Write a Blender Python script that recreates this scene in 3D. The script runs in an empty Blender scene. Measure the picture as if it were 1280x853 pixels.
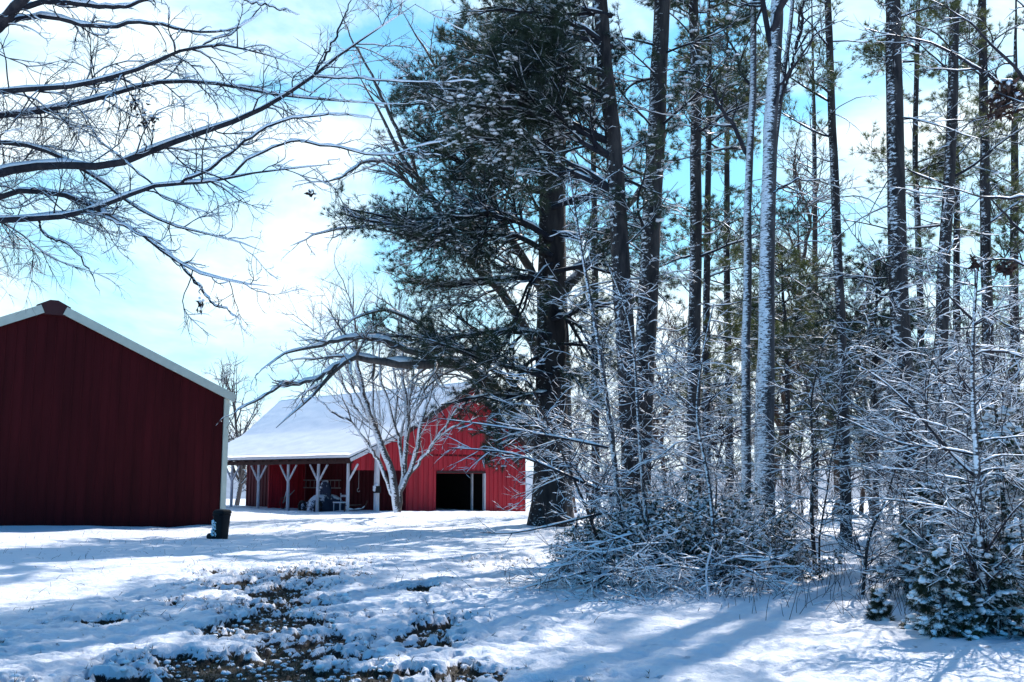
import bpy, math
import numpy as np
sc = bpy.context.scene
COL = sc.collection
RNG = np.random.default_rng(11)
F = 1280 * 35 / 36.0
TH = math.atan(170.5 / F)
EYE = 1.6

def W(px, py, Y):
    """photo pixel + distance -> world point (used to survey where things stand)"""
    u = (px - 640) / F; v = (426.5 - py) / F
    dy = math.cos(TH) - v * math.sin(TH); dz = math.sin(TH) + v * math.cos(TH)
    return np.array([u * Y / dy, Y, EYE + dz * Y / dy])

# ------------------------------------------------------------------ noise
def _hash(ix, iy, s):
    n = (ix.astype(np.int64) * 374761393 + iy.astype(np.int64) * 668265263 + s * 974634777) & 0x7fffffff
    n = ((n ^ (n >> 13)) * 1274126177) & 0x7fffffff
    return ((n ^ (n >> 16)) & 0xffff) / 65535.0
def vnoise(x, y, s=0):
    ix = np.floor(x); iy = np.floor(y); fx = x - ix; fy = y - iy
    fx = fx * fx * (3 - 2 * fx); fy = fy * fy * (3 - 2 * fy)
    a = _hash(ix, iy, s); b = _hash(ix + 1, iy, s); c = _hash(ix, iy + 1, s); d = _hash(ix + 1, iy + 1, s)
    return (a + (b - a) * fx) * (1 - fy) + (c + (d - c) * fx) * fy
def fbm(x, y, o=4, s=0):
    r = 0; a = .5; t = 0
    for k in range(o):
        r = r + a * vnoise(x * 2 ** k + 17.3 * k, y * 2 ** k - 9.1 * k, s + k); t += a; a *= .5
    return r / t
def lumps(x, y, s=0):
    ix = np.floor(x); iy = np.floor(y); best = np.zeros_like(x)
    for dx in (-1, 0, 1):
        for dy in (-1, 0, 1):
            cx = ix + dx; cy = iy + dy
            px = cx + _hash(cx, cy, s); py = cy + _hash(cx, cy, s + 7); r = .35 + .55 * _hash(cx, cy, s + 3)
            d2 = ((x - px) ** 2 + (y - py) ** 2) / (r * r)
            best = np.maximum(best, np.sqrt(np.clip(1 - d2, 0, 1)) * r)
    return best

# ------------------------------------------------------------------ terrain
BARE = [(-3.5, 16.6, .8, .9, 1.35), (-4.0, 15.3, .7, .7, 1.3), (-3.2, 14.2, .6, 1.0, 1.25), (-2.9, 12.6, .55, 1.0, 1.3), (-2.5, 11.1, .6, .8, 1.25), (-2.0, 10.0, .7, .7, 1),
        (-2.3, 8.7, .85, .9, 1.5), (-1.5, 8.2, .95, .6, 1.5), (-2.0, 7.8, 1.3, .5, 1.6), (-2.9, 8.1, .6, .4, .9), (-1.27, 14.4, .4, .6, 1.15), (-.85, 11.0, .4, .7, 1.3), (-.75, 9.9, .4, .5, .85),
        (-.5, 8.3, .5, .5, 1.15), (-4.6, 11.2, .6, .3, .85), (-5.0, 9.3, .5, .35, 1.0), (-4.3, 13.2, .5, .5, .8), (-3.2, 18.6, .7, 1.2, .6), (-1.7, 9.2, .5, .5, .9),
        (-.3, 19.5, .5, 2, .5), (-4.6, 17, .7, .6, .7), (-1.4, 7.2, 1.6, .8, 1.1)]
def bare_mask(x, y):
    b = np.zeros_like(x)
    for cx, cy, rx, ry, s in BARE:
        b = np.maximum(b, s * np.exp(-(((x - cx) / rx) ** 2 + ((y - cy) / ry) ** 2)))
    n = fbm(x * 2.6, y * 2.6, 4, 5)
    n2 = fbm(x * 10, y * 10, 4, 31)
    v = b * 1.0 + (n - .5) * 1.9 + (n2 - .5) * 2.0 - .42
    v = np.where(b < .08, v - .5, v)
    return np.clip(v * 5, 0, 1)
def gz_base(x, y):
    y0 = 46 - 10 * np.clip((x + 4) / 8, 0, 1)
    s = np.maximum(0, y - y0)
    z = -.0012 * s * s
    z = np.where(s > 60, -.0012 * 3600 - (s - 60) * .08, z)
    z = np.maximum(z, -14.0)
    z = z + .13 * np.clip((30.5 - y) / -20 + 1, 0, 1) * np.clip((-x - 9) / 6, 0, 1) * (y < 60)
    z = z + (fbm(x * .22, y * .22, 3, 3) - .5) * .22 * np.clip((y - 4) / 8, 0, 1)
    return z
def gz(x, y):
    return float(gz_base(np.array([float(x)]), np.array([float(y)]))[0])
def on(px, Y):
    p = W(px, 600, Y); return np.array([p[0], Y, gz(p[0], Y)])

# ------------------------------------------------------------------ materials
def mat(name):
    m = bpy.data.materials.new(name); m.use_nodes = True
    nt = m.node_tree; return m, nt, nt.nodes['Principled BSDF']
def N(nt, t, **kw):
    n = nt.nodes.new(t)
    for k, v in kw.items():
        if hasattr(n, k): setattr(n, k, v)
        else: n.inputs[k].default_value = v
    return n
def ramp(nt, fac, stops):
    r = nt.nodes.new('ShaderNodeValToRGB'); e = r.color_ramp.elements
    while len(e) < len(stops): e.new(.5)
    for i, (p, c) in enumerate(stops):
        e[i].position = p; e[i].color = (*c, 1) if len(c) == 3 else c
    nt.links.new(fac, r.inputs[0]); return r.outputs[0]
def noise(nt, scale, detail=4, vec=None, rough=.6, stretch=None):
    n = N(nt, 'ShaderNodeTexNoise'); n.inputs['Scale'].default_value = scale
    n.inputs['Detail'].default_value = detail; n.inputs['Roughness'].default_value = rough
    tc = N(nt, 'ShaderNodeTexCoord'); src = tc.outputs['Object']
    if stretch:
        mp = N(nt, 'ShaderNodeMapping'); mp.inputs['Scale'].default_value = stretch
        nt.links.new(src, mp.inputs[0]); src = mp.outputs[0]
    nt.links.new(src, n.inputs['Vector']); return n.outputs['Fac']
def math_(nt, op, a, b=None, clamp=False):
    n = N(nt, 'ShaderNodeMath', operation=op); n.use_clamp = clamp
    for i, v in enumerate((a, b)):
        if v is None: continue
        if isinstance(v, (int, float)): n.inputs[i].default_value = v
        else: nt.links.new(v, n.inputs[i])
    return n.outputs[0]
def mixc(nt, f, a, b):
    n = N(nt, 'ShaderNodeMix', data_type='RGBA')
    for s, v in ((n.inputs[0], f), (n.inputs[6], a), (n.inputs[7], b)):
        if isinstance(v, tuple): s.default_value = (*v, 1) if len(v) == 3 else v
        elif isinstance(v, (int, float)): s.default_value = v
        else: nt.links.new(v, s)
    return n.outputs[2]
def bump(nt, h, b, strength=.4, dist=.02):
    n = N(nt, 'ShaderNodeBump'); n.inputs['Strength'].default_value = strength; n.inputs['Distance'].default_value = dist
    nt.links.new(h, n.inputs['Height']); nt.links.new(n.outputs[0], b.inputs['Normal'])

SNOWC = (.83, .86, .90)
def m_snow(name='snow'):
    m, nt, b = mat(name)
    n = noise(nt, 6, 5)
    nt.links.new(ramp(nt, n, [(.3, (.79, .83, .88)), (.7, (.86, .88, .91))]), b.inputs['Base Color'])
    b.inputs['Roughness'].default_value = .55; b.inputs['Specular IOR Level'].default_value = .25
    bump(nt, noise(nt, 30, 4), b, .35, .01)
    return m
def m_bark(name, c0, c1, wind_thr=None, top_thr=None, nscale=9, wdir=(-.78, -.5, .3), fl=1.9, fs=7, fa=2.6):
    """bark with snow where it lodges: on the windward side and on top"""
    m, nt, b = mat(name)
    n = noise(nt, nscale, 6, stretch=(1, 1, .22))
    col = ramp(nt, n, [(.35, c0), (.65, c1)])
    geo = N(nt, 'ShaderNodeNewGeometry')
    mask = None
    if wind_thr is not None:
        d = N(nt, 'ShaderNodeVectorMath', operation='DOT_PRODUCT'); nt.links.new(geo.outputs['Normal'], d.inputs[0]); d.inputs[1].default_value = wdir
        n2 = noise(nt, fs, 5, rough=.75, stretch=(1, 1, fl)); n3 = noise(nt, .5, 2)
        v = math_(nt, 'ADD', d.outputs['Value'], math_(nt, 'MULTIPLY', math_(nt, 'SUBTRACT', n2, .5), fa))
        v = math_(nt, 'ADD', v, math_(nt, 'MULTIPLY', math_(nt, 'SUBTRACT', n3, .5), 1.2))
        mask = math_(nt, 'MULTIPLY', math_(nt, 'SUBTRACT', v, wind_thr), 5, True)
    if top_thr is not None:
        s = N(nt, 'ShaderNodeSeparateXYZ'); nt.links.new(geo.outputs['Normal'], s.inputs[0])
        n4 = noise(nt, 5, 3)
        v = math_(nt, 'ADD', s.outputs[2], math_(nt, 'MULTIPLY', math_(nt, 'SUBTRACT', n4, .5), 1.4))
        mk = math_(nt, 'MULTIPLY', math_(nt, 'SUBTRACT', v, top_thr), 5, True)
        mask = mk if mask is None else math_(nt, 'MAXIMUM', mask, mk)
    if mask is not None: col = mixc(nt, mask, col, SNOWC)
    nt.links.new(col, b.inputs['Base Color']); b.inputs['Roughness'].default_value = .85
    b.inputs['Specular IOR Level'].default_value = .15
    bump(nt, n, b, .9, .04)
    return m
def m_leaf(name, c0, c1, trans=.35, nscale=1.2):
    m, nt, b = mat(name)
    col = ramp(nt, noise(nt, nscale, 3), [(.35, c0), (.65, c1)])
    nt.links.new(col, b.inputs['Base Color']); b.inputs['Roughness'].default_value = .6
    t = N(nt, 'ShaderNodeBsdfTranslucent'); nt.links.new(col, t.inputs[0])
    mx = N(nt, 'ShaderNodeMixShader'); mx.inputs[0].default_value = trans
    nt.links.new(b.outputs[0], mx.inputs[1]); nt.links.new(t.outputs[0], mx.inputs[2])
    nt.links.new(mx.outputs[0], nt.nodes['Material Output'].inputs[0])
    return m
def m_plain(name, c, rough=.6, var=.15, metal=0, nscale=5, stretch=None, spec=.4, bmp=0):
    m, nt, b = mat(name)
    n = noise(nt, nscale, 5, stretch=stretch)
    col = ramp(nt, n, [(.3, tuple(v * (1 - var) for v in c)), (.7, tuple(min(1, v * (1 + var)) for v in c))])
    nt.links.new(col, b.inputs['Base Color']); b.inputs['Roughness'].default_value = rough
    b.inputs['Metallic'].default_value = metal; b.inputs['Specular IOR Level'].default_value = spec
    if bmp: bump(nt, n, b, bmp, .02)
    return m

M = {}
M['snow'] = m_snow()
M['pine_bark'] = m_bark('pine_bark', (.018, .016, .018), (.06, .05, .048), 1.02, None)
M['pine_bark_snowy'] = m_bark('pine_bark_snowy', (.02, .018, .02), (.06, .052, .05), 1.0, None, fl=2.6, fs=9, fa=3.2)
M['white_bark'] = m_bark('white_bark', (.03, .028, .03), (.08, .075, .08), .62, None, 14, fl=3.4, fs=11, fa=3.8)
M['old_bark'] = m_bark('old_bark', (.015, .013, .015), (.05, .042, .04), 1.15, None, 5)
M['plastered_bark'] = m_bark('plastered_bark', (.03, .027, .03), (.10, .09, .09), .3, .7, 14, fl=2, fs=9, fa=3)
M['pale_bark'] = m_bark('pale_bark', (.05, .045, .043), (.12, .105, .1), .9, .72)
M['twig'] = m_bark('twig_bark', (.018, .018, .026), (.05, .045, .05), None, .8)
M['twig_dark'] = m_bark('twig_bark_dark', (.012, .013, .02), (.03, .03, .036), None, .8)
M['brown_bark'] = m_bark('brown_bark', (.06, .038, .03), (.14, .095, .075), 1.1, .75)
M['haze_bark'] = m_bark('haze_bark', (.16, .19, .22), (.30, .34, .38), .9, .5)  # pale blue-grey base paints distance haze into the bark, snow lodged on top
M['needle'] = m_leaf('pine_needles', (.016, .03, .022), (.04, .065, .03), .3)
M['needle_y'] = m_leaf('pine_needles_light', (.05, .07, .03), (.13, .145, .045), .45)
M['dead_leaf'] = m_leaf('dead_leaves', (.025, .012, .012), (.06, .028, .02), .15)
M['grass'] = m_leaf('winter_grass', (.02, .02, .012), (.09, .08, .035), .3, 3)
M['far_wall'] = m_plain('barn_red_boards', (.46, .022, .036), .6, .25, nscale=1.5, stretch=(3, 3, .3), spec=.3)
M['porch_wall'] = m_plain('shaded_red_boards', (.10, .009, .016), .7, .3, nscale=1.5, stretch=(3, 3, .3), spec=.2)  # darker copy of the barn red, porch shade painted into the colour
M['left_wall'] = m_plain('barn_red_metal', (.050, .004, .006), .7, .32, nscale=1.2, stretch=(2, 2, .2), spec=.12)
M['cream'] = m_plain('cream_metal_trim', (.52, .54, .46), .4, .06)
M['red_cap'] = m_plain('red_metal_cap', (.05, .005, .006), .4, .1)
M['roof'] = m_plain('roof_sheet_metal', (.30, .33, .40), .4, .1)
M['dark_wood'] = m_plain('dark_wood', (.045, .018, .018), .8, .3)
M['pole_wood'] = m_plain('frosted_pole_wood', (.60, .60, .63), .8, .25, nscale=12, stretch=(1, 1, .2))
M['grey_wood'] = m_plain('weathered_wood', (.28, .26, .25), .8, .2)
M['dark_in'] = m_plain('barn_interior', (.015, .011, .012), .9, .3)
M['black_plastic'] = m_plain('black_plastic', (.003, .0035, .006), .55, .2, spec=.2)
M['rubber'] = m_plain('rubber', (.01, .01, .01), .8, .1)
M['tarp'] = m_plain('blue_grey_tarp', (.035, .045, .075), .6, .3, nscale=6, bmp=.5)
M['rust'] = m_plain('rusty_metal', (.09, .05, .04), .8, .4)
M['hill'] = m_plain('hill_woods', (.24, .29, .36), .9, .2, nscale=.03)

# ------------------------------------------------------------------ mesh collector
class Geo:
    def __init__(s): s.v = []; s.f = []; s.n = 0
    def add(s, V, Fa, mi=0, smooth=True):
        V = np.asarray(V, float).reshape(-1, 3); Fa = np.asarray(Fa, np.int64)
        s.v.append(V); s.f.append((Fa + s.n, mi, smooth)); s.n += len(V)
    def tubes(s, P, R, sides=4, mi=0):
        if len(P) == 0: return
        nb, n, _ = P.shape
        T = np.gradient(P, axis=1); T /= np.linalg.norm(T, axis=2, keepdims=True) + 1e-9
        mz = np.abs(T[:, :, 2]).mean(1)
        ref = np.where((mz > .75)[:, None], np.array([1., 0, 0]), np.array([0, 0, 1.]))[:, None, :]
        U = np.cross(T, ref); U /= np.linalg.norm(U, axis=2, keepdims=True) + 1e-9
        V = np.cross(U, T)
        a = np.arange(sides) / sides * 2 * math.pi + math.pi / 2
        ring = U[:, :, None, :] * np.cos(a)[None, None, :, None] + V[:, :, None, :] * np.sin(a)[None, None, :, None]
        C = P[:, :, None, :] + ring * R[:, :, None, None]
        idx = np.arange(nb * n * sides).reshape(nb, n, sides)
        A = idx[:, :-1, :]; B = np.roll(A, -1, 2); D = idx[:, 1:, :]; E = np.roll(D, -1, 2)
        s.add(C.reshape(-1, 3), np.stack([A, B, E, D], -1).reshape(-1, 4), mi)
    def caps(s, P, R, add=.004, k=.85, mi=1, sides=4, gaps=.25, rng=RNG):
        """ridges of snow lying along the tops of branches"""
        if len(P) == 0: return
        T = np.gradient(P, axis=1); T /= np.linalg.norm(T, axis=2, keepdims=True) + 1e-9
        h = np.sqrt(np.clip(1 - T[:, :, 2] ** 2, 0, 1))
        mod = rng.uniform(.55, 1.15, R.shape); mod = np.where(rng.random(R.shape) < gaps, mod * .25, mod)
        keep = h.mean(1) > .35
        rs = (R * k + add) * np.clip((h - .3) / .6, 0, 1) * mod
        rs[:, 0] = 0; rs[:, -1] = 0
        C = P.copy(); C[:, :, 2] += R * .55 + rs * .25
        s.tubes(C[keep], rs[keep], sides, mi)
    def box(s, c, h, ax=None, mi=0):
        """c centre, h half sizes, ax 3x3 rows = axes"""
        ax = np.eye(3) if ax is None else np.asarray(ax, float)
        q = np.array([[x, y, z] for x in (-1, 1) for y in (-1, 1) for z in (-1, 1)], float) * np.asarray(h)
        s.add(q @ ax + np.asarray(c, float), [[0, 1, 3, 2], [4, 6, 7, 5], [0, 4, 5, 1], [2, 3, 7, 6], [0, 2, 6, 4], [1, 5, 7, 3]], mi, False)
    def bar(s, a, b, r, sides=8, mi=0, r2=None):
        a = np.asarray(a, float); b = np.asarray(b, float)
        t = np.linspace(0, 1, 3)[:, None]
        P = (a + (b - a) * t)[None]; R = np.linspace(r, r if r2 is None else r2, 3)[None]
        s.tubes(P, R, sides, mi)
        for e, rr, fl in ((a, R[0, 0], 1), (b, R[0, -1], 0)):
            T = (b - a) / np.linalg.norm(b - a); U = np.cross(T, [0, 0, 1.] if abs(T[2]) < .75 else [1., 0, 0]); U /= np.linalg.norm(U); V = np.cross(U, T)
            an = np.arange(sides) / sides * 2 * math.pi
            s.add(e + rr * (np.cos(an)[:, None] * U + np.sin(an)[:, None] * V), [list(range(sides))], mi, False)
    def beam(s, a, b, w, h, mi=0, up=(0, 0, 1)):
        a = np.asarray(a, float); b = np.asarray(b, float); T = b - a; L = np.linalg.norm(T); T /= L
        S = np.cross(T, up); S /= np.linalg.norm(S); U = np.cross(S, T)
        s.box((a + b) / 2, (L / 2, w / 2, h / 2), [T, S, U], mi)
    def poly(s, pts, thick, nrm, mi=0):
        """extruded polygon"""
        p = np.asarray(pts, float); q = p - np.asarray(nrm) * thick; n = len(p)
        s.add(np.vstack([p, q]), [list(range(n))], mi, False); s.n -= 0
        base = s.n - 2 * n
        s.f.append((np.array([list(range(2 * n - 1, n - 1, -1))]) + base, mi, False))
        s.f.append((np.array([[i, n + i, n + (i + 1) % n, (i + 1) % n] for i in range(n)]) + base, mi, False))
    def blobs(s, C, r, sq=.6, mi=0, rng=RNG):
        """small rounded lumps"""
        if len(C) == 0: return
        C = np.asarray(C); n = len(C); t = (1 + 5 ** .5) / 2
        iv = np.array([[-1, t, 0], [1, t, 0], [-1, -t, 0], [1, -t, 0], [0, -1, t], [0, 1, t], [0, -1, -t], [0, 1, -t], [t, 0, -1], [t, 0, 1], [-t, 0, -1], [-t, 0, 1]]) / 1.9
        ifc = np.array([[0, 11, 5], [0, 5, 1], [0, 1, 7], [0, 7, 10], [0, 10, 11], [1, 5, 9], [5, 11, 4], [11, 10, 2], [10, 7, 6], [7, 1, 8], [3, 9, 4], [3, 4, 2], [3, 2, 6], [3, 6, 8], [3, 8, 9], [4, 9, 5], [2, 4, 11], [6, 2, 10], [8, 6, 7], [9, 8, 1]])
        r = np.broadcast_to(r, (n,))
        sc_ = rng.uniform(.55, 1.3, (n, 1, 3)); sc_[:, :, 2] *= sq
        a = rng.uniform(0, 6.28, n); ca, sa = np.cos(a)[:, None], np.sin(a)[:, None]
        V = iv[None] * sc_ * rng.uniform(.8, 1.2, (n, 12, 1)) * r[:, None, None]
        V = np.stack([V[..., 0] * ca - V[..., 1] * sa, V[..., 0] * sa + V[..., 1] * ca, V[..., 2]], -1) + C[:, None]
        s.add(V.reshape(-1, 3), (ifc[None] + 12 * np.arange(n)[:, None, None]).reshape(-1, 3), mi)
    def blades(s, C, D, k, ln, wd, spread=.9, mi=0, rng=RNG):
        """k thin needles from each centre"""
        if len(C) == 0: return
        n = len(C); C = np.repeat(C, k, 0); D = np.repeat(D, k, 0)
        d = D + rng.normal(0, spread, D.shape); d /= np.linalg.norm(d, axis=1, keepdims=True)
        w = np.cross(d, rng.normal(0, 1, d.shape)); w /= np.linalg.norm(w, axis=1, keepdims=True)
        L = ln * rng.uniform(.7, 1.2, (len(C), 1))
        V = np.stack([C - w * wd / 2, C + w * wd / 2, C + d * L], 1)
        s.add(V.reshape(-1, 3), np.arange(len(C) * 3).reshape(-1, 3), mi, False)
    def build(s, name, mats, parent=None, origin=None):
        V = np.vstack(s.v)
        if origin is not None: V = V - np.asarray(origin)
        me = bpy.data.meshes.new(name); me.vertices.add(len(V)); me.vertices.foreach_set('co', V.ravel())
        loops = []; starts = []; mis = []; sm = []; off = 0
        for Fa, mi, smo in s.f:
            k = Fa.shape[1]; loops.append(Fa.ravel()); starts.append(off + np.arange(len(Fa)) * k); off += Fa.size
            mis.append(np.full(len(Fa), mi)); sm.append(np.full(len(Fa), smo))
        loops = np.concatenate(loops); starts = np.concatenate(starts)
        me.loops.add(len(loops)); me.loops.foreach_set('vertex_index', loops.astype(np.int32))
        me.polygons.add(len(starts)); me.polygons.foreach_set('loop_start', starts.astype(np.int32))
        me.polygons.foreach_set('material_index', np.concatenate(mis).astype(np.int32))
        me.polygons.foreach_set('use_smooth', np.concatenate(sm))
        me.update(calc_edges=True)
        for m in (mats if isinstance(mats, (list, tuple)) else [mats]): me.materials.append(m)
        o = bpy.data.objects.new(name, me); COL.objects.link(o)
        if parent is not None: o.parent = parent
        elif origin is not None: o.location = origin
        return o

def tag(o, label, cat, group=None, kind=None):
    o['label'] = label; o['category'] = cat
    if group: o['group'] = group
    if kind: o['kind'] = kind
    return o
def thing(name, loc, label, cat, group=None):
    o = bpy.data.objects.new(name, None); o.empty_display_size = .3; COL.objects.link(o); o.location = loc
    return tag(o, label, cat, group)
def copy_tree(o, loc, rz, s, label=None, group=None):
    r = o.copy(); COL.objects.link(r); r.location = loc; r.rotation_euler = (0, 0, rz); r.scale = (s, s, s)
    if label: r['label'] = label
    if group: r['group'] = group
    for ch in o.children:
        c = ch.copy(); COL.objects.link(c); c.parent = r
    return r

# ------------------------------------------------------------------ branching
def unit(a): return a / (np.linalg.norm(a, axis=-1, keepdims=True) + 1e-9)
def grow(S, D, L, n, wob, trop, rng):
    P = np.zeros((len(S), n, 3)); P[:, 0] = S; d = unit(D); st = (L / (n - 1))[:, None]
    kick = rng.normal(0, wob, d.shape)
    for k in range(1, n):
        kick = kick * .35 + rng.normal(0, wob, d.shape)
        d = unit(d + kick + np.asarray(trop)); P[:, k] = P[:, k - 1] + d * st
    return P
def kids(P, R, n, tr=(.15, .98), ang=(30, 65), lr=(.3, .6), pts=6, rr=.6, wob=.12, trop=(0, 0, 0), flat=1., rmin=.003, rng=RNG, maxr=None, upb=0.):
    seg = np.linalg.norm(np.diff(P, axis=1), axis=2); Lp = seg.sum(1)
    i = rng.choice(len(P), n, p=Lp / Lp.sum()); t = rng.uniform(tr[0], tr[1], n)
    m = P.shape[1] - 1; f = t * m; k = np.minimum(f.astype(int), m - 1); fr = (f - k)[:, None]
    S = P[i, k] * (1 - fr) + P[i, k + 1] * fr; T = unit(P[i, k + 1] - P[i, k])
    r0 = (R[i, k] * (1 - fr[:, 0]) + R[i, k + 1] * fr[:, 0]) * rr
    q = rng.normal(0, 1, (n, 3)); q[:, 2] = q[:, 2] * flat + upb; q = unit(q - (q * T).sum(1, keepdims=True) * T)
    a = np.radians(rng.uniform(*ang, n))[:, None]
    D = T * np.cos(a) + q * np.sin(a)
    L = Lp[i] * rng.uniform(*lr, n) * (1.15 - .75 * t)
    C = grow(S, D, L, pts, wob, trop, rng)
    if maxr is not None: r0 = np.minimum(r0, maxr)
    s = np.linspace(0, 1, pts)[None]
    return C, r0[:, None] * (1 - s) ** .8 * .95 + rmin * (1 - .5 * s)
def resample(pts, n, r=None):
    p = np.asarray(pts, float); d = np.r_[0, np.cumsum(np.linalg.norm(np.diff(p, axis=0), axis=1))]
    t = np.linspace(0, d[-1], n)
    out = np.stack([np.interp(t, d, p[:, k]) for k in range(3)], 1)
    for _ in range(2): out[1:-1] = out[1:-1] * .5 + (out[:-2] + out[2:]) * .25
    return out
def trunk_path(px, Y, top=22., base_px=None, n=26, rng=RNG, w_base=20, w_top=None, taper=.55):
    """px: list of (px,py) from base up; extended upward to height top"""
    pts = [W(a, b, Y) for a, b in px]
    b = pts[0]; g = np.array([b[0], Y, gz(b[0], Y) - .25])
    if b[2] > g[2] + .3: pts.insert(0, np.array([b[0] + (pts[0][0] - pts[1][0]) * .1, Y, g[2]]))
    else: pts[0] = g
    d = pts[-1] - pts[-2]; d = d / (abs(d[2]) + 1e-6)
    if pts[-1][2] < top:
        e = pts[-1] + d * (top - pts[-1][2]) * .5; pts.append(e + rng.normal(0, .08, 3) * [1, 1, 0])
        d = d * .6 + np.array([0, 0, .4]); pts.append(pts[-1] + d * (top - pts[-1][2]))
    P = resample(pts, n)
    P[:, :2] += np.cumsum(rng.normal(0, .012, (n, 2)), 0)
    h = (P[:, 2] - P[0, 2]) / (P[-1, 2] - P[0, 2])
    r0 = w_base / F * Y / 2
    R = r0 * (1 - h * taper) * np.where(h > .75, 1 - (h - .75) * 2.6, 1)
    R *= 1 + .35 * np.exp(-(P[:, 2] - P[0, 2]) / .35)
    return P, np.maximum(R, .02)
def trunk_mesh(P, R, m, parent, origin, sides=14):
    g = Geo(); g.tubes(P[None], R[None], sides)
    V = g.v[0]; ang = np.tile(np.arange(sides), len(P))
    c = np.repeat(P, sides, 0); rad = V - c
    g.v[0] = c + rad * (1 + .10 * (vnoise(ang * 1.7 + P[0, 0] * 7, V[:, 2] * 2.5, 9) - .5))[:, None]
    return g.build('trunk', m, parent, origin)

def tuft_points(P, R, per, rng, t0=.35):
    n = len(P); m = P.shape[1] - 1
    i = np.repeat(np.arange(n), per); t = rng.uniform(t0, 1, len(i)) * m; k = np.minimum(t.astype(int), m - 1); fr = (t - k)[:, None]
    C = P[i, k] * (1 - fr) + P[i, k + 1] * fr; D = unit(P[i, k + 1] - P[i, k]); return C, D

def pine(label, path, Y, w, bark='pine_bark', top=22, crown_from=5., n_limbs=34, limb_len=(1.2, 3.0), needle='needle', tufts=3, dead=18,
         limbs=None, snowy=.25, seed=0, group=None, name='pine_tree', n2=9, n3=5, keep=lambda p: True, blade=.15, nb=12, n_top=26, bw=None):
    bw = bw or .0085 * max(1, Y / 22)
    rng = np.random.default_rng(seed + 100)
    P, R = trunk_path(path, Y, top, w_base=w, rng=rng)
    base = np.array([P[0, 0], P[0, 1], gz(P[0, 0], P[0, 1])])
    t = thing(name, base, label, 'pine tree', group)
    trunk_mesh(P, R, M[bark], t, base)
    z = P[:, 2]
    def at(h): return np.array([np.interp(h, z, P[:, 0]), np.interp(h, z, P[:, 1]), h])
    # living limbs
    hs = rng.uniform(0, 1, n_limbs) ** .85 * (top - .6 - crown_from) + crown_from
    S = np.array([at(h) for h in hs]); a = rng.uniform(0, 2 * math.pi, n_limbs)
    rise = rng.uniform(-.05, .45, n_limbs) + (hs - crown_from) / (top - crown_from) * .5
    D = np.stack([np.cos(a), np.sin(a), rise], 1)
    L = rng.uniform(*limb_len, n_limbs) * (1.1 - .55 * (hs - crown_from) / (top - crown_from))
    L1 = grow(S, D, L, 10, .09, (0, 0, .015), rng)
    s = np.linspace(0, 1, 10)[None]
    R1 = np.clip(L * .013, .012, .06)[:, None] * (1 - s * .8)
    nt_ = n_top
    hs2 = crown_from + (top - crown_from) * rng.uniform(.5, .97, nt_); a2 = rng.uniform(0, 6.28, nt_); ex2 = grow(np.array([at(h) for h in hs2]), np.stack([np.cos(a2), np.sin(a2), rng.uniform(.1, .6, nt_)], 1), rng.uniform(1.8, 4.2, nt_) * (1.25 - .7 * (hs2 - crown_from) / (top - crown_from)), 10, .09, (0, 0, .015), rng)
    L1 = np.concatenate([L1, ex2]); R1 = np.concatenate([R1, np.full((nt_, 10), .035) * (1 - s * .8)])
    if limbs:
        ex = []; exr = []
        for pts, w0 in limbs:
            q = resample([W(*p) for p in pts], 10); q[1:] += np.cumsum(rng.normal(0, .05, (9, 3)), 0); ex.append(q)
            exr.append(w0 / F * Y / 2 * (1 - np.linspace(0, 1, 10) * .8))
        L1 = np.concatenate([L1, np.array(ex)]); R1 = np.concatenate([R1, np.array(exr)])
    g = Geo(); g.tubes(L1, R1, 6); g.caps(L1, R1, .012, .8, rng=rng)
    L2, R2 = kids(L1, R1, len(L1) * n2, (.15, .98), (30, 60), (.22, .5), 6, .55, .12, (0, 0, .02), .45, .003, rng)
    g.tubes(L2, R2, 3); g.caps(L2, R2, .006, .8, rng=rng)
    L3, R3 = kids(L2, R2, len(L1) * n2 * n3, (.2, 1), (25, 55), (.3, .7), 4, .6, .12, (0, 0, .04), .6, .002, rng)
    g.tubes(L3, R3, 3); g.caps(L3[::2], R3[::2], .007, .8, sides=3, rng=rng)
    # dead stubs below the crown
    if dead:
        hd = rng.uniform(1.0, crown_from + 3, dead); S = np.array([at(h) for h in hd]); a = rng.uniform(0, 2 * math.pi, dead)
        Ld = rng.uniform(.5, 2.4, dead); PD = grow(S, np.stack([np.cos(a), np.sin(a), rng.uniform(-.3, .3, dead)], 1), Ld, 7, .14, (0, 0, -.02), rng)
        RD = (Ld * .008)[:, None] * (1 - np.linspace(0, .8, 7)[None]) + .002
        g.tubes(PD, RD, 4); g.caps(PD, RD, .008, .8, rng=rng)
        PD2, RD2 = kids(PD, RD, dead * 5, (.3, 1), (30, 60), (.3, .6), 5, .6, .15, (0, 0, -.02), .6, .002, rng)
        g.tubes(PD2, RD2, 3); g.caps(PD2, RD2, .005, .8, rng=rng)
    g.build('branches', [M['twig_dark'], M['snow']], t, base)
    C, D = tuft_points(L3, R3, tufts, rng)
    C2, D2 = tuft_points(L2, R2, 2, rng, .6); C = np.vstack([C, C2]); D = np.vstack([D, D2])
    g = Geo(); g.blades(C, D * .9 + [0, 0, .15], nb, blade, bw, .62, 0, rng)
    sel = rng.random(len(C)) < snowy
    cl = vnoise(C[:, 0] * 1.3 + C[:, 1], C[:, 2] * 1.6, 4) > .5
    g.blobs(C[sel & cl] + [0, 0, .03], .018 + .075 * rng.random((sel & cl).sum()) ** 2.5, .38, 1, rng)
    g.build('needles', [M[needle], M['snow']], t, base)
    return t

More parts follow.
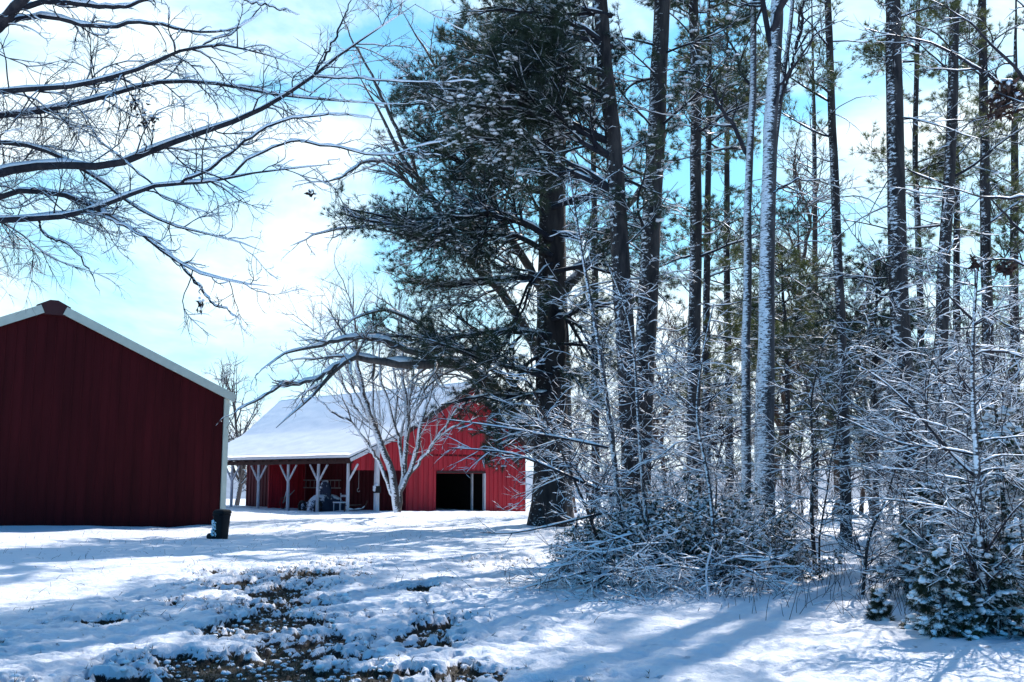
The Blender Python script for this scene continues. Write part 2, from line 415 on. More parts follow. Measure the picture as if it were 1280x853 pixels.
def bare_tree(label, cat, Y, limbs, name='bare_tree', bark='twig', trunk=None, trunk_w=30, top=12, n2=12, n3=6, n4=3, seed=0, group=None, l2=(.15, .4),
              twig_r=.003, snow=True, trop=(0, 0, -.01), wob=.12, flat=.8, base=None, tbark=None, capadd=.006, l3=(.25, .6), Rmax=None, wk=1.):
    """tree whose main limbs follow surveyed lines; limbs: list of (points, start px width, end px width)"""
    rng = np.random.default_rng(seed + 500)
    if trunk is not None:
        P, R = trunk_path(trunk, Y, top, w_base=trunk_w, rng=rng)
        base = np.array([P[0, 0], P[0, 1], gz(P[0, 0], P[0, 1])])
    t = thing(name, base, label, cat, group)
    if trunk is not None: trunk_mesh(P, R, M[tbark or bark], t, base)
    ex = []; exr = []; NL = 26
    for pts, w0, w1 in limbs:
        q = resample([W(*p) for p in pts], NL); nz_ = np.cumsum(rng.normal(0, 1, (NL - 1, 3)), 0); nz_ -= np.linspace(0, 1, NL - 1)[:, None] * nz_[-1]; q[1:] += nz_ * [1, 2, 1] * .011 * q[0, 1] / 12
        if ex:   # spring from the nearest limb already built
            allp = np.concatenate(ex); pj = lambda a: np.stack([a[..., 0] / a[..., 1], (a[..., 2] - EYE) / a[..., 1]], -1)
            dd = np.linalg.norm(pj(allp) - pj(q[0]), axis=1); j = dd.argmin()
            if dd[j] < 22 / F: q += (allp[j] - q[0])[None] * (1 - np.linspace(0, 1, NL))[:, None] ** 1.5
        ex.append(q); yy = q[:, 1]; exr.append((w1 + (w0 * wk - w1) * (1 - np.linspace(0, 1, NL)) ** .8) * (1 - .8 * np.linspace(0, 1, NL) ** 5) / F * yy / 2)
    L1 = np.array(ex); R1 = np.array(exr)
    g = Geo(); g.tubes(L1, R1, 8)
    if snow: g.caps(L1, R1, capadd, .85, gaps=.08, rng=rng)
    n1 = len(L1)
    L2, R2 = kids(L1, R1, n1 * n2, (.2, 1), (25, 70), l2, 11, .5, wob, trop, flat, twig_r, rng, maxr=Rmax)
    g.tubes(L2, R2, 4)
    if snow: g.caps(L2, R2, capadd * .5, .8, rng=rng)
    L3, R3 = kids(L2, R2, n1 * n2 * n3, (.15, 1), (25, 60), l3, 6, .6, wob * 1.1, trop, flat, twig_r * .7, rng)
    g.tubes(L3, R3, 3)
    if snow: g.caps(L3, R3, capadd * .3, .7, sides=3, rng=rng, gaps=.4)
    if n4:
        L4, R4 = kids(L3, R3, n1 * n2 * n3 * n4, (.2, 1), (25, 60), (.3, .6), 4, .6, wob, trop, 1, twig_r * .55, rng)
        g.tubes(L4, R4, 3)
    g.build('branches', [M[bark], M['snow']], t, base)
    return t, L2, L3

def shrub_proto(label, cat, name, H=3.5, stems=1, spread=.15, n1=26, n2=9, n3=3, seed=0, snowy=1., lean=.1, bark='twig', r0=.03, leaves=0, pad=0, ang=(45, 80), l1=(.25, .55), group=None, tr=(.1, .98), needle=None, trop=(0, 0, .01), stempart='stem'):
    rng = np.random.default_rng(seed + 900)
    t = thing(name, (0, 0, 0), label, cat, group)
    a = rng.uniform(0, 6.28, stems); q = spread * rng.uniform(.3, 1, stems)
    D = np.stack([np.cos(a) * q, np.sin(a) * q, np.ones(stems)], 1)
    S = np.stack([np.cos(a) * .12 * (stems > 1), np.sin(a) * .12 * (stems > 1), np.full(stems, -.15)], 1)
    L = H * rng.uniform(.7, 1, stems)
    P0 = grow(S, D, L, 14, .05 + lean * .3, (0, 0, .02), rng); R0 = r0 * (1 - np.linspace(0, .85, 14))[None] * rng.uniform(.6, 1, (stems, 1))
    g = Geo(); g.tubes(P0, R0, 8); g.caps(P0, R0, .004, .6, rng=rng); g.build(stempart, [M[bark if bark != 'twig' else 'pine_bark_snowy'], M['snow']], t)
    g = Geo()
    P1, R1 = kids(P0, R0, n1 * stems, tr, ang, l1, 11, .5, .15, trop, .7, .003, rng)
    g.tubes(P1, R1, 4); g.caps(P1, R1, .006 * snowy, .9, rng=rng, gaps=.15)
    P2, R2 = kids(P1, R1, n1 * stems * n2, (.15, 1), (30, 60), (.25, .55), 7, .6, .2, (0, 0, -.03), .6, .0025, rng)
    g.tubes(P2, R2, 3); g.caps(P2, R2, .0045 * snowy, .9, sides=3, rng=rng, gaps=.2)
    P3 = P2; R3 = R2
    if n3:
        P3, R3 = kids(P2, R2, n1 * stems * n2 * n3, (.2, 1), (30, 60), (.3, .6), 4, .6, .13, (0, 0, -.01), .8, .0018, rng)
        g.tubes(P3, R3, 3); g.caps(P3, R3, .003 * snowy, .9, sides=3, rng=rng, gaps=.3)
    g.build('branches', [M['twig'], M['snow']], t)
    if leaves:
        C, D = tuft_points(P3, R3, leaves, rng, .2)
        g = Geo()
        if needle: g.blades(C, D, 7, .07, .012, .7, 0, rng)
        else: g.blades(C, D, 3, .045, .028, 1., 0, rng)
        sel = rng.random(len(C)) < pad
        g.blobs(C[sel] + [0, 0, .015], rng.uniform(.014, .04, sel.sum()), .6, 1, rng)
        g.build('foliage', [M[needle or 'needle'], M['snow']], t)
    return t

# ================================================================== GROUND
def axis(segs, lo, hi, gf=1.18):
    a = [segs[0][0]]
    for (x0, x1, d0, d1) in segs:
        n = int((x1 - x0) / ((d0 + d1) / 2)); w = np.linspace(d0, d1, n); w = np.cumsum(w); w = w / w[-1] * (x1 - x0)
        a += list(x0 + w)
    d = segs[-1][3]; x = a[-1]
    while x < hi: d *= gf; x += d; a.append(x)
    d = segs[0][2]; x = a[0]; pre = []
    while x > lo: d *= gf; x -= d; pre.append(x)
    return np.array(pre[::-1] + a)
xs = axis([(-9, -5, .07, .035), (-5, 1, .033, .033), (1, 8, .035, .07)], -2600, 2600)
ys = axis([(6.6, 13, .028, .04), (13, 22, .04, .09), (22, 60, .09, .3)], -400, 4000)
X, Y_ = np.meshgrid(xs, ys)
bm_ = bare_mask(X, Y_)
Z = gz_base(X, Y_)
near = np.clip((34 - Y_) / 16, 0, 1) * np.clip((14 - np.abs(X)) / 4, 0, 1)
wx = (fbm(X * 2.2, Y_ * 2.2, 3, 8) - .5) * 1.1; wy = (fbm(X * 2.2, Y_ * 2.2, 3, 18) - .5) * 1.1
lum = lumps((X + wx * .5) * 3.6, (Y_ + wy * .5) * 3.6, 2); lum2 = lumps((X + wx * .2) * 10.5, (Y_ + wy * .2) * 10.5, 12)
rough = np.clip(fbm(X * .55, Y_ * .55, 3, 44) * 2.6 - .85, 0, 1)
trackz = np.clip(sum(np.exp(-(((X - c[0]) / 1.5) ** 2 + ((Y_ - c[1]) / 1.5) ** 2)) for c in BARE), 0, 1)
rough = np.maximum(rough * .55, trackz)
relief = .035 + lum * (.010 + .05 * rough) + lum2 * (.008 + .032 * rough) + (fbm(X * 1.3, Y_ * 1.3, 4, 21) - .5) * .07 + (fbm(X * 5, Y_ * 5, 3, 22) - .5) * .045
Z = Z + near * (relief * (1 - .85 * bm_) - .03 * bm_ + bm_ * (fbm(X * 25, Y_ * 25, 2, 9) - .5) * .04)
mid = np.clip((Y_ - 18) / 10, 0, 1) * np.clip((75 - Y_) / 20, 0, 1)
Z = Z + mid * ((fbm(X * .9, Y_ * .9, 5, 71) - .5) * .2)
g = Geo(); nx, ny = len(xs), len(ys); idx = np.arange(nx * ny).reshape(ny, nx)
g.add(np.stack([X, Y_, Z], -1).reshape(-1, 3), np.stack([idx[:-1, :-1], idx[:-1, 1:], idx[1:, 1:], idx[1:, :-1]], -1).reshape(-1, 4))
m, nt, b = mat('snowy_ground')
at_ = N(nt, 'ShaderNodeAttribute'); at_.attribute_name = 'bare'
n1 = noise(nt, 18, 6, rough=.7); n2 = noise(nt, 3, 4)
soil = ramp(nt, noise(nt, 30, 6, rough=.75), [(.3, (.007, .007, .009)), (.55, (.022, .018, .016)), (.66, (.07, .06, .03)), (.76, (.18, .15, .08))])
sn = ramp(nt, n2, [(.3, (.78, .82, .88)), (.7, (.86, .88, .92))])
mk = math_(nt, 'ADD', at_.outputs['Fac'], math_(nt, 'MULTIPLY', math_(nt, 'SUBTRACT', n1, .5), 1.5))
# specks of litter poking through
sp = math_(nt, 'MULTIPLY', math_(nt, 'SUBTRACT', math_(nt, 'ADD', noise(nt, 9, 3), math_(nt, 'MULTIPLY', noise(nt, .35, 3), .55)), .985), 14, True)
mk = math_(nt, 'MULTIPLY', math_(nt, 'SUBTRACT', mk, .45), 7, True)
mk = math_(nt, 'MAXIMUM', mk, math_(nt, 'MULTIPLY', sp, .75))
nt.links.new(mixc(nt, mk, sn, soil), b.inputs['Base Color'])
b.inputs['Roughness'].default_value = .6; b.inputs['Specular IOR Level'].default_value = .2
bump(nt, noise(nt, 9, 8, rough=.72), b, .9, .05)
go = g.build('snowy_ground', m)
at = go.data.attributes.new('bare', 'FLOAT', 'POINT'); at.data.foreach_set('value', (bm_ * near).ravel().astype(np.float32))
go['kind'] = 'structure'; go['label'] = 'snow covered yard with bare muddy patches'
def ground(x, y):
    i = int(np.searchsorted(xs, x)) ; j = int(np.searchsorted(ys, y)); return float(Z[min(j, ny - 1), min(i, nx - 1)])

# grass and leaf litter in the bare patches
rng = np.random.default_rng(3)
gx = rng.uniform(-6.2, 1.2, 60000); gy = rng.uniform(6.8, 20, 60000)
keepm = bare_mask(gx, gy) > .6; gx = gx[keepm]; gy = gy[keepm]
ii = np.searchsorted(xs, gx); jj = np.searchsorted(ys, gy); gC = np.stack([gx, gy, Z[jj, ii] + .002], 1)
g = Geo(); g.blades(gC[::2], np.tile([0, 0, .9], (len(gC[::2]), 1)), 4, .05, .007, .7, 0, rng)
lc = gC[bare_mask(gC[:, 0], gC[:, 1]) > .85][::5]; g.blades(lc, np.tile([0, 0, .05], (len(lc), 1)), 1, .035, .02, .6, 1, rng)
o = g.build('grass_and_leaf_litter', [M['grass'], M['dead_leaf']]); tag(o, 'brown grass and leaf litter showing through the thawed patches of the track', 'grass', kind='stuff')
# snow crumbs around the patches
sx = rng.uniform(-6.2, 1.2, 30000); sy = rng.uniform(6.8, 18, 30000); bmk = bare_mask(sx, sy)
kk = ((bmk > .1) & (rng.random(30000) < .3)); sx = sx[kk]; sy = sy[kk]
ii = np.searchsorted(xs, sx); jj = np.searchsorted(ys, sy)
g = Geo(); g.blobs(np.stack([sx, sy, Z[jj, ii] + .005], 1), rng.uniform(.2, 1, len(sx)) ** 2.2 * .04 + .005, .55, 0, rng)
o = g.build('snow_crumbs', M['snow']); tag(o, 'small lumps of snow left on the grass of the track', 'snow', kind='stuff')
# stalks poking through the snow
sx = np.concatenate([rng.uniform(-13, 9, 2600), rng.uniform(2.5, 7, 260)]); sy = np.concatenate([rng.uniform(11, 44, 2600) , rng.uniform(11, 16, 260)])
S = np.array([[x, y, ground(x, y) - .02] for x, y in zip(sx, sy)])
P = grow(S, np.stack([rng.normal(0, .6, len(S)), rng.normal(0, .6, len(S)), np.ones(len(S))], 1), rng.uniform(.04, .16, len(S)), 4, .25, (0, 0, -.15), rng)
P[2600:] = grow(S[2600:], np.stack([rng.normal(0, .3, 260), rng.normal(0, .3, 260), np.ones(260)], 1), rng.uniform(.2, .7, 260), 4, .15, (0, 0, -.05), rng)
g = Geo(); g.tubes(P, np.full(P.shape[:2], .004) * np.linspace(1, .5, 4), 3)
o = g.build('weed_stalks', M['twig']); tag(o, 'scattered dead weed stalks and twigs poking out of the snow', 'weeds', kind='stuff')

# ================================================================== BARNS
def siding(g, O, U, Nn, u0, u1, bot, top, rib=.3, rh=.02, rw=.03, skip=(), mi=0):
    """sheet wall with raised ribs; top: function of u; skip: list of (ua,ub,ztop) openings"""
    O = np.asarray(O, float); U = np.asarray(U, float); Nn = np.asarray(Nn, float)
    cuts = sorted(set([u0, u1] + [c for s_ in skip for c in s_[:2]] + [k for k in getattr(top, 'k', []) if u0 < k < u1]))
    P = lambda u, z: O + U * u + np.array([0, 0, z])
    for a, b_ in zip(cuts[:-1], cuts[1:]):
        zb = bot
        for s_ in skip:
            if a >= s_[0] - 1e-6 and b_ <= s_[1] + 1e-6: zb = s_[2]
        g.poly([P(a, zb), P(b_, zb), P(b_, top(b_)), P(a, top(a))], .06, Nn, mi)
    n = int((u1 - u0) / rib)
    for i in range(n + 1):
        u = u0 + (i + .5) * (u1 - u0) / (n + 1); zb = bot
        for s_ in skip:
            if s_[0] - .02 < u < s_[1] + .02: zb = s_[2]
        a, c = P(u, zb + .004), P(u, min(top(u - rw), top(u + rw)) - .01); w = rw
        q = [a - U * w, a + U * w, c + U * w, c - U * w]; p2 = [a - U * w * .45 + Nn * rh, a + U * w * .45 + Nn * rh, c + U * w * .45 + Nn * rh, c - U * w * .45 + Nn * rh]
        g.add(q + p2, [[4, 5, 6, 7], [0, 4, 7, 3], [5, 1, 2, 6], [0, 1, 5, 4], [3, 7, 6, 2]], mi, False)
class Prof:
    def __init__(s, ks, zs): s.k = list(ks); s.z = list(zs)
    def __call__(s, u): return float(np.interp(u, s.k, s.z))
def slab(g, A, B, C, D, th, nx_=24, ny_=10, amp=0., mi=0, seed=1, over=0.):
    """thick sheet over quad A-B-C-D with a slightly uneven upper face"""
    A, B, C, D = [np.asarray(v, float) for v in (A, B, C, D)]
    u = np.linspace(0, 1, nx_)[None, :, None]; v = np.linspace(0, 1, ny_)[:, None, None]
    G = (A * (1 - u) + B * u) * (1 - v) + (D * (1 - u) + C * u) * v
    nrm = unit(np.cross(B - A, D - A)); nrm = nrm * np.sign(nrm[2])
    edge = np.minimum(np.minimum(u, 1 - u) * nx_, np.minimum(v, 1 - v) * ny_)[..., 0]
    h = th * np.clip(.55 + edge * .45, 0, 1) + amp * (fbm(G[..., 0] * 2 + seed, G[..., 1] * 2, 3, seed) - .5)
    Tp = G + nrm * h[..., None]
    n = nx_ * ny_; idx = np.arange(n).reshape(ny_, nx_)
    q = np.stack([idx[:-1, :-1], idx[:-1, 1:], idx[1:, 1:], idx[1:, :-1]], -1).reshape(-1, 4)
    ring = np.concatenate([idx[0, :], idx[1:, -1], idx[-1, -2::-1], idx[-2:0:-1, 0]])
    side = np.stack([ring, np.roll(ring, -1), np.roll(ring, -1) + n, ring + n], -1)
    g.add(np.vstack([Tp.reshape(-1, 3), G.reshape(-1, 3)]), np.vstack([q, q[:, ::-1] + n, side]), mi, True)

# ---- left barn
bta = math.radians(36)
gd = np.array([math.cos(bta), math.sin(bta), 0]); rd = np.array([-math.sin(bta), math.cos(bta), 0]); nn = -rd
Yc = 34.6; Cn = W(279, 600, Yc); Cn[2] = 0
wl = 5.75; eave = 4.42; ridge = 6.98; Wd = 2 * wl; Ln = 20
bz = gz(Cn[0], Cn[1]) - .5
A0 = Cn - gd * Wd
barn = thing('red_barn', (Cn + A0) / 2, 'big dark red metal barn with cream trim, cut off by the left edge', 'barn')
org = (Cn + A0) / 2
prof = Prof([0, wl, Wd], [eave, ridge, eave])
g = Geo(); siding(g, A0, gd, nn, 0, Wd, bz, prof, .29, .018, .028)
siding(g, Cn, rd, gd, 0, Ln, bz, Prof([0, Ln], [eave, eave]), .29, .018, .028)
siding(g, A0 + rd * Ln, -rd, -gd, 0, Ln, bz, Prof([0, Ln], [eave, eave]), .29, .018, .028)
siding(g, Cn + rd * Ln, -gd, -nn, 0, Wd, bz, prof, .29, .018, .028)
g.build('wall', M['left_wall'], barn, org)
g = Geo(); zz = np.array([0, 0, 1.]); oh = .12
ro = np.array([0, 0, .05])
for sgn, O1 in ((1, Cn), (-1, A0)):
    e = O1 + gd * sgn * .22 + zz * (eave - .1) + ro; r = O1 - gd * sgn * wl + zz * ridge + ro
    slab(g, e + nn * oh, r + nn * oh, r + rd * (Ln + .1), e + rd * (Ln + .1), .05)
g.build('roof', M['roof'], barn, org)
g = Geo()
for sgn, O1 in ((1, Cn), (-1, A0)):
    e = O1 + gd * sgn * .2 + zz * (eave - .02) + ro; r = O1 - gd * sgn * wl + zz * (ridge + .07) + ro
    slab(g, e + nn * .0, r + nn * .0, r + rd * Ln, e + rd * Ln, .06, 30, 30, .03)
g.build('roof_snow', M['snow'], barn, org)
g = Geo()
for sgn, O1 in ((1, Cn), (-1, A0)):
    a = O1 + gd * sgn * .26 + zz * (eave - .10) + nn * (oh + .04); r = O1 - gd * sgn * (wl - .33) + zz * (ridge - .12) + nn * (oh + .04)
    g.beam(a, r, .07, .27)
g.build('rake_trim', M['cream'], barn, org)
g = Geo(); ap = Cn - gd * wl + zz * (ridge + .02) + nn * (oh + .03)
g.poly([ap + gd * -.5 + zz * -.30, ap + gd * .5 + zz * -.30, ap + gd * .5 + zz * -.02, ap + gd * .12 + zz * .17, ap - gd * .12 + zz * .17, ap - gd * .5 + zz * -.02], .16, nn)
g.beam(ap + zz * .1 - nn * .1, ap + zz * .1 + rd * Ln, .34, .09)
g.build('ridge_cap', M['red_cap'], barn, org)
for O1, s_ in ((Cn, 1), (A0, -1)):
    g = Geo(); c = O1 + nn * .03 + gd * s_ * .01
    g.box(c + zz * (bz + eave - .1) / 2, (.09, .035, (eave - .1 - bz) / 2), [gd, nn, zz])
    g.build('corner_trim', M['cream'], barn, org)

# ---- far barn with open porch
al = math.radians(44.5)
fg = np.array([math.sin(al), math.cos(al), 0]); fe = np.array([-math.cos(al), math.sin(al), 0]); fn = -fe
YN = 46.; NC = W(440, 600, YN); NC[2] = 0
def hit(px, O, D):   # distance along a plan line where the photo column px crosses it
    k = (px - 640) / F * 1.0; k = W(px, 600, 1.)[0]
    return (k * O[1] - O[0]) / (D[0] - k * D[1])
Wt = hit(657, NC, fg); w1 = hit(507, NC, fg); wp = (w1 + Wt) / 2
def zat(P, py): return W(640, py, P[1])[2]
pk = NC + fg * wp; zr = zat(pk, 484); ze = 3.85; zeR = 3.1; zpo = 2.50; zpi = ze - .03
Lm = hit(345, pk, fe); Lw = hit(308, NC + fg * w1, fe)
zb = -1.2
o0 = NC + fg * wp + fe * Lm * .5; org = np.array([o0[0], o0[1], 0.])
far = thing('red_barn', org, 'bright red barn with snowy roof and open post porch, far side of the yard', 'barn')
top = Prof([w1, wp, Wt], [ze, zr, zeR])
d0 = hit(545, NC, fg); d1 = hit(604, NC, fg); dz = zat(NC + fg * (d0 + d1) / 2, 592)
g = Geo()
siding(g, NC, fg, fn, w1, Wt, zb, top, .33, .03, .02, [(d0, d1, dz)])
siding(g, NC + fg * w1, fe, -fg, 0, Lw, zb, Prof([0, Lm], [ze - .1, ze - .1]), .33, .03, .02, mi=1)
siding(g, NC + fg * Wt + fe * Lm, -fe, fg, 0, Lm, zb, Prof([0, Lm], [zeR - .1, zeR - .1]), .33, .03, .02)
siding(g, NC + fg * Wt + fe * Lw, -fg, fe, 0, Wt - w1, zb, Prof([0, (Wt - w1) / 2, Wt - w1], [zeR, zr, ze]), .33, .03, .02)
# porch gable end skirt, and short return wall under the far bay
siding(g, NC, fg, fn, 0, w1 - .03, 1.93, Prof([0, w1], [zpo - .05, zpi - .05]), .33, .03, .02)
t1 = hit(330, NC + fg * .6, fe)
siding(g, NC + fg * .9 + fe * (t1), fg, fn, 0, w1 - .95, zb, Prof([0, w1], [zpo + .05, zpi - .1]), .33, .03, .02)
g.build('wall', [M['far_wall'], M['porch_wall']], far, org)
# roofs
ov = .3; g = Geo(); gs = Geo()
up = lambda z: np.array([0, 0, z])
ne, nr = NC + fg * (w1 - .25), pk
sl = (zr - ze) / (wp - w1)
E1 = NC + fg * (w1 - .1) + fn * ov + up(ze - .1 * sl + .06); R1_ = pk + fn * ov + up(zr + .06)
Lmid = hit(298, NC + fg * w1, fe); E1f = E1 + fe * Lmid; R1f = R1_ + fe * (Lm + ov)
E2 = NC + fg * (Wt + .35) + fn * ov + up(zeR - .35 * (zr - zeR) / (Wt - wp) + .06); E2f = E2 + fe * (Lm + ov)
LpX = hit(250, NC, fe)
PO = NC - fg * .35 + fn * ov + up(zpo - .06); PI = NC + fg * (w1 - .1) + fn * ov + up(zpi + .02)
slab(g, E1, E1f, R1f, R1_, .06); slab(g, E2, E2f, R1f, R1_, .06); slab(g, PO, PO + fe * (LpX + ov), PI + fe * Lmid, PI, .06)
g.build('roof', M['dark_wood'], far, org)
i_ = up(.062)
slab(gs, E2 + i_, E2f + i_, R1f + i_, R1_ + i_, .12, 60, 30, .05, seed=3)
pr_ = np.array([PO + i_ - fg * .06, PI + i_, R1_ + i_ + fg * .05]); vv = np.r_[np.linspace(0, 1, 22), np.linspace(1, 2, 32)[1:]]
Lt = max(LpX, Lm) + ov; uu = np.linspace(0, Lt, 90); base_ = np.stack([np.interp(vv, [0, 1, 2], pr_[:, k]) for k in range(3)], 1)
base_[:, 2] = np.convolve(np.r_[np.full(5, base_[0, 2] * 2) - base_[5:0:-1, 2], base_[:, 2], np.full(5, base_[-1, 2] * 2) - base_[-2:-7:-1, 2]], np.full(11, 1 / 11.), 'valid')
lf = np.interp(vv, [0, 1, 2], [LpX + ov, Lmid + .05, Lm + ov + .05]) / Lt
G_ = base_[:, None] + fe[None, None] * uu[None, :, None] * lf[:, None, None]
ed = np.minimum(np.arange(90)[None, :], np.minimum(89 - np.arange(90)[None, :], 2 * np.arange(len(vv))[:, None]))
T_ = G_ + np.array([0, 0, 1.]) * ((.16 * np.clip(.5 + ed * .3, 0, 1)) + .05 * (fbm(G_[..., 0] * 2, G_[..., 1] * 2, 3, 5) - .5) + .05 * np.exp(-vv * 7)[:, None])[..., None]
T_[0] += -fg * .03; n_ = 90 * len(vv); id_ = np.arange(n_).reshape(len(vv), 90)
rg = np.concatenate([id_[0, :], id_[1:, -1], id_[-1, -2::-1], id_[-2:0:-1, 0]])
gs.add(np.vstack([T_.reshape(-1, 3), G_.reshape(-1, 3)]), np.vstack([np.stack([id_[:-1, :-1], id_[:-1, 1:], id_[1:, 1:], id_[1:, :-1]], -1).reshape(-1, 4), np.stack([rg, np.roll(rg, -1), np.roll(rg, -1) + n_, rg + n_], -1)]), 0, True)
gs.build('roof_snow', M['snow'], far, org)
g = Geo()   # beams and rake boards
g.beam(NC + up(zpo - .16), NC + fe * LpX + up(zpo - .16), .14, .2)
for k in np.arange(0, LpX, .8): g.beam(NC - fg * .3 + fe * (k + .1) + up(zpo - .09), NC + fg * (w1 - .1) + fe * (k + .1) + up(zpi - .03), .05, .12)
g.build('porch_frame', M['dark_wood'], far, org)
g = Geo()
g.beam(PO + fn * .03 + up(-.05), PI + fn * .03 + up(-.05), .03, .16); g.build('rake_board', M['pole_wood'], far, org)
g = Geo(); g.beam(E1 + fn * .02 + up(-.08), R1_ + fn * .02 + up(-.08), .03, .16); g.beam(E2 + fn * .02 + up(-.08), R1_ + fn * .02 + up(-.08), .03, .16); g.build('rake_board', M['dark_wood'], far, org)
# dark boarded interior seen through the doorway
g = Geo(); c = NC + fg * (w1 + Wt) / 2
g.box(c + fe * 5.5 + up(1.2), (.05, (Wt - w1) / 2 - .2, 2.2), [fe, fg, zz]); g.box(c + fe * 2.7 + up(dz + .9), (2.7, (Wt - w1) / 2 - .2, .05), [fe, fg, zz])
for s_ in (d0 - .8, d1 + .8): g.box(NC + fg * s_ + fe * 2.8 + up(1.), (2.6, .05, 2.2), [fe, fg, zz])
g.build('interior', M['dark_in'], far, org)
g = Geo()
g.box(NC + fg * (d1 + .02) + fn * .05 + up((dz + zb) / 2), (.05, .07, (dz - zb) / 2), [fg, fn, zz]); g.box(NC + fg * (d0 + .9 * (d1 - d0)) + fe * .5 + up((dz + zb) / 2), (.04, .05, (dz - zb) / 2), [fg, fn, zz])
g.build('door_jamb', M['pole_wood'], far, org)
g = Geo(); g.beam(NC + fg * d0 + fn * .06 + up(dz + .06), NC + fg * (d1 + .1) + fn * .06 + up(dz + .06), .05, .1); g.build('door_lintel', M['dark_wood'], far, org)
for px, br in ((435, (1,)), (398, (1, -1)), (360, (1, -1)), (323, (1, -1)), (290, (1, -1))):
    tpos = hit(px, NC, fe); p = NC + fe * tpos
    g = Geo(); rr = np.random.default_rng(px); a = p + up(zb); bb = p + up(zpo - .26)
    q = resample([a, (a + bb) / 2 + np.array([rr.normal(0, .03), 0, 0]), bb], 9)[None]; g.tubes(q, np.full((1, 9), .085) * np.linspace(1.05, .85, 9), 8)
    post = g.build('porch_post', M['pole_wood'], far, org)
    for s_ in br:
        g = Geo(); g.bar(p + up(zpo - 1.12), p - fe * s_ * .72 + up(zpo - .3), .05, 6); g.build('brace', M['pole_wood'], post, org)
# tall pole at the gable corner with a little box
pp = NC + fg * hit(466, NC, fg) + fn * .3
pole = thing('wooden_pole', (pp[0], pp[1], gz(pp[0], pp[1])), 'thick pale wooden pole at the porch corner rising to the roof edge', 'pole')
g = Geo(); g.bar(pp + up(-.6), pp + up(2.95), .14, 10, r2=.12); g.build('shaft', M['pole_wood'], pole, pole.location)
bx = pp + fn * .2 - fg * .12 + up(zat(pp, 612)); 
box = thing('utility_box', bx, 'small dark box with a cap of snow fixed low on the pale pole', 'box')
g = Geo(); g.box(bx, (.14, .10, .16), [fg, fn, zz]); g.build('housing', M['black_plastic'], box, bx)
g = Geo(); g.blobs([bx + up(.16) - fg * .06, bx + up(.1) - fg * .16, bx + up(-.02) - fg * .17], .13, .8, 0, np.random.default_rng(2)); g.build('snow_cap', M['snow'], box, bx)
# ladder on the back wall
wq = NC + fg * (w1 - .12)
la, lb = hit(426, wq, fe), hit(376, wq, fe)
lz0 = zat(wq + fe * (la + lb) / 2, 610); lz1 = zat(wq + fe * (la + lb) / 2, 600.5)
lad = thing('ladder', wq + fe * (la + lb) / 2 + up(lz0), 'wooden ladder hung sideways on the red wall under the porch', 'ladder')
for z in (lz0, lz1):
    g = Geo(); g.beam(wq + fe * la + up(z), wq + fe * lb + up(z), .05, .06); g.build('rail', M['grey_wood'], lad, lad.location)
for k in np.linspace(la + .15, lb - .15, 10):
    g = Geo(); g.bar(wq + fe * k + up(lz0), wq + fe * k + up(lz1), .018, 6); g.build('rung', M['grey_wood'], lad, lad.location)
# tarp covered machine
mc = NC + fg * .9 + fe * hit(405, NC + fg * .9, fe); mc[2] = gz(mc[0], mc[1])
tm = thing('covered_tractor', mc, 'small tractor under a dark tarp dusted with snow behind the middle porch post', 'tractor')
rr = np.random.default_rng(4)
def mound(g, c, rx, ry, h, mi=0, seed=0, n=22):
    th = np.linspace(0, 2 * math.pi, n, endpoint=False); lv = np.linspace(0, 1, 9)
    V = []
    for l in lv:
        k = math.cos(l * math.pi / 2) ** .7
        rads = 1 + .22 * np.sin(th * 3 + seed) + .10 * np.sin(th * 7 + seed * 2 + l * 3)
        V.append(np.stack([c[0] + rx * k * rads * np.cos(th), c[1] + ry * k * rads * np.sin(th), np.full(n, c[2] + h * math.sin(l * math.pi / 2))], 1))
    V = np.concatenate(V); i = np.arange(9 * n).reshape(9, n)
    g.add(V, np.stack([i[:-1], np.roll(i[:-1], -1, 1), np.roll(i[1:], -1, 1), i[1:]], -1).reshape(-1, 4), mi)
m_t = m_bark('tarp_snow', (.03, .04, .07), (.05, .06, .1), .75, .55, 4); M['tarp_s'] = m_t
g = Geo(); mound(g, mc + up(-.2), 1.0, .8, 1.05, seed=1); mound(g, mc + up(-.2) - fe * -.95, .75, .45, .65, seed=2); g.build('tarp', m_t, tm, mc)
g = Geo(); mound(g, mc + up(.55) + fe * -.15, .28, .28, .95, seed=3); g.build('covered_seat', m_t, tm, mc)
for s_ in (-.75, .6):
    g = Geo(); c = mc + fe * s_ - fg * .8 + up(.22); q = [c + .26 * (math.cos(a) * fe + math.sin(a) * zz) for a in np.linspace(0, 2 * math.pi, 17)]
    g.tubes(np.array(q)[None], np.full((1, 17), .07), 8); g.build('wheel', M['rubber'], tm, mc)
# chair
cc = NC + fg * .9 + fe * hit(426, NC + fg * .9, fe); cc[2] = gz(cc[0], cc[1])
ch = thing('chair', cc, 'small snowy wooden chair standing just left of the rightmost porch post', 'chair')
g = Geo(); g.box(cc + up(.42), (.27, .24, .03), [fe, fg, zz]); g.build('seat', M['snow'], ch, cc)
for a_ in (-1, 1):
    for b_ in (-1, 1):
        g = Geo(); g.bar(cc + fe * a_ * .24 + fg * b_ * .2, cc + fe * a_ * .24 + fg * b_ * .2 + up(.42 if b_ < 0 else .85), .022, 6); g.build('leg', M['pole_wood'], ch, cc)
g = Geo(); g.beam(cc - fe * .24 + fg * .2 + up(.72), cc + fe * .24 + fg * .2 + up(.72), .03, .1); g.build('backrest', M['pole_wood'], ch, cc)
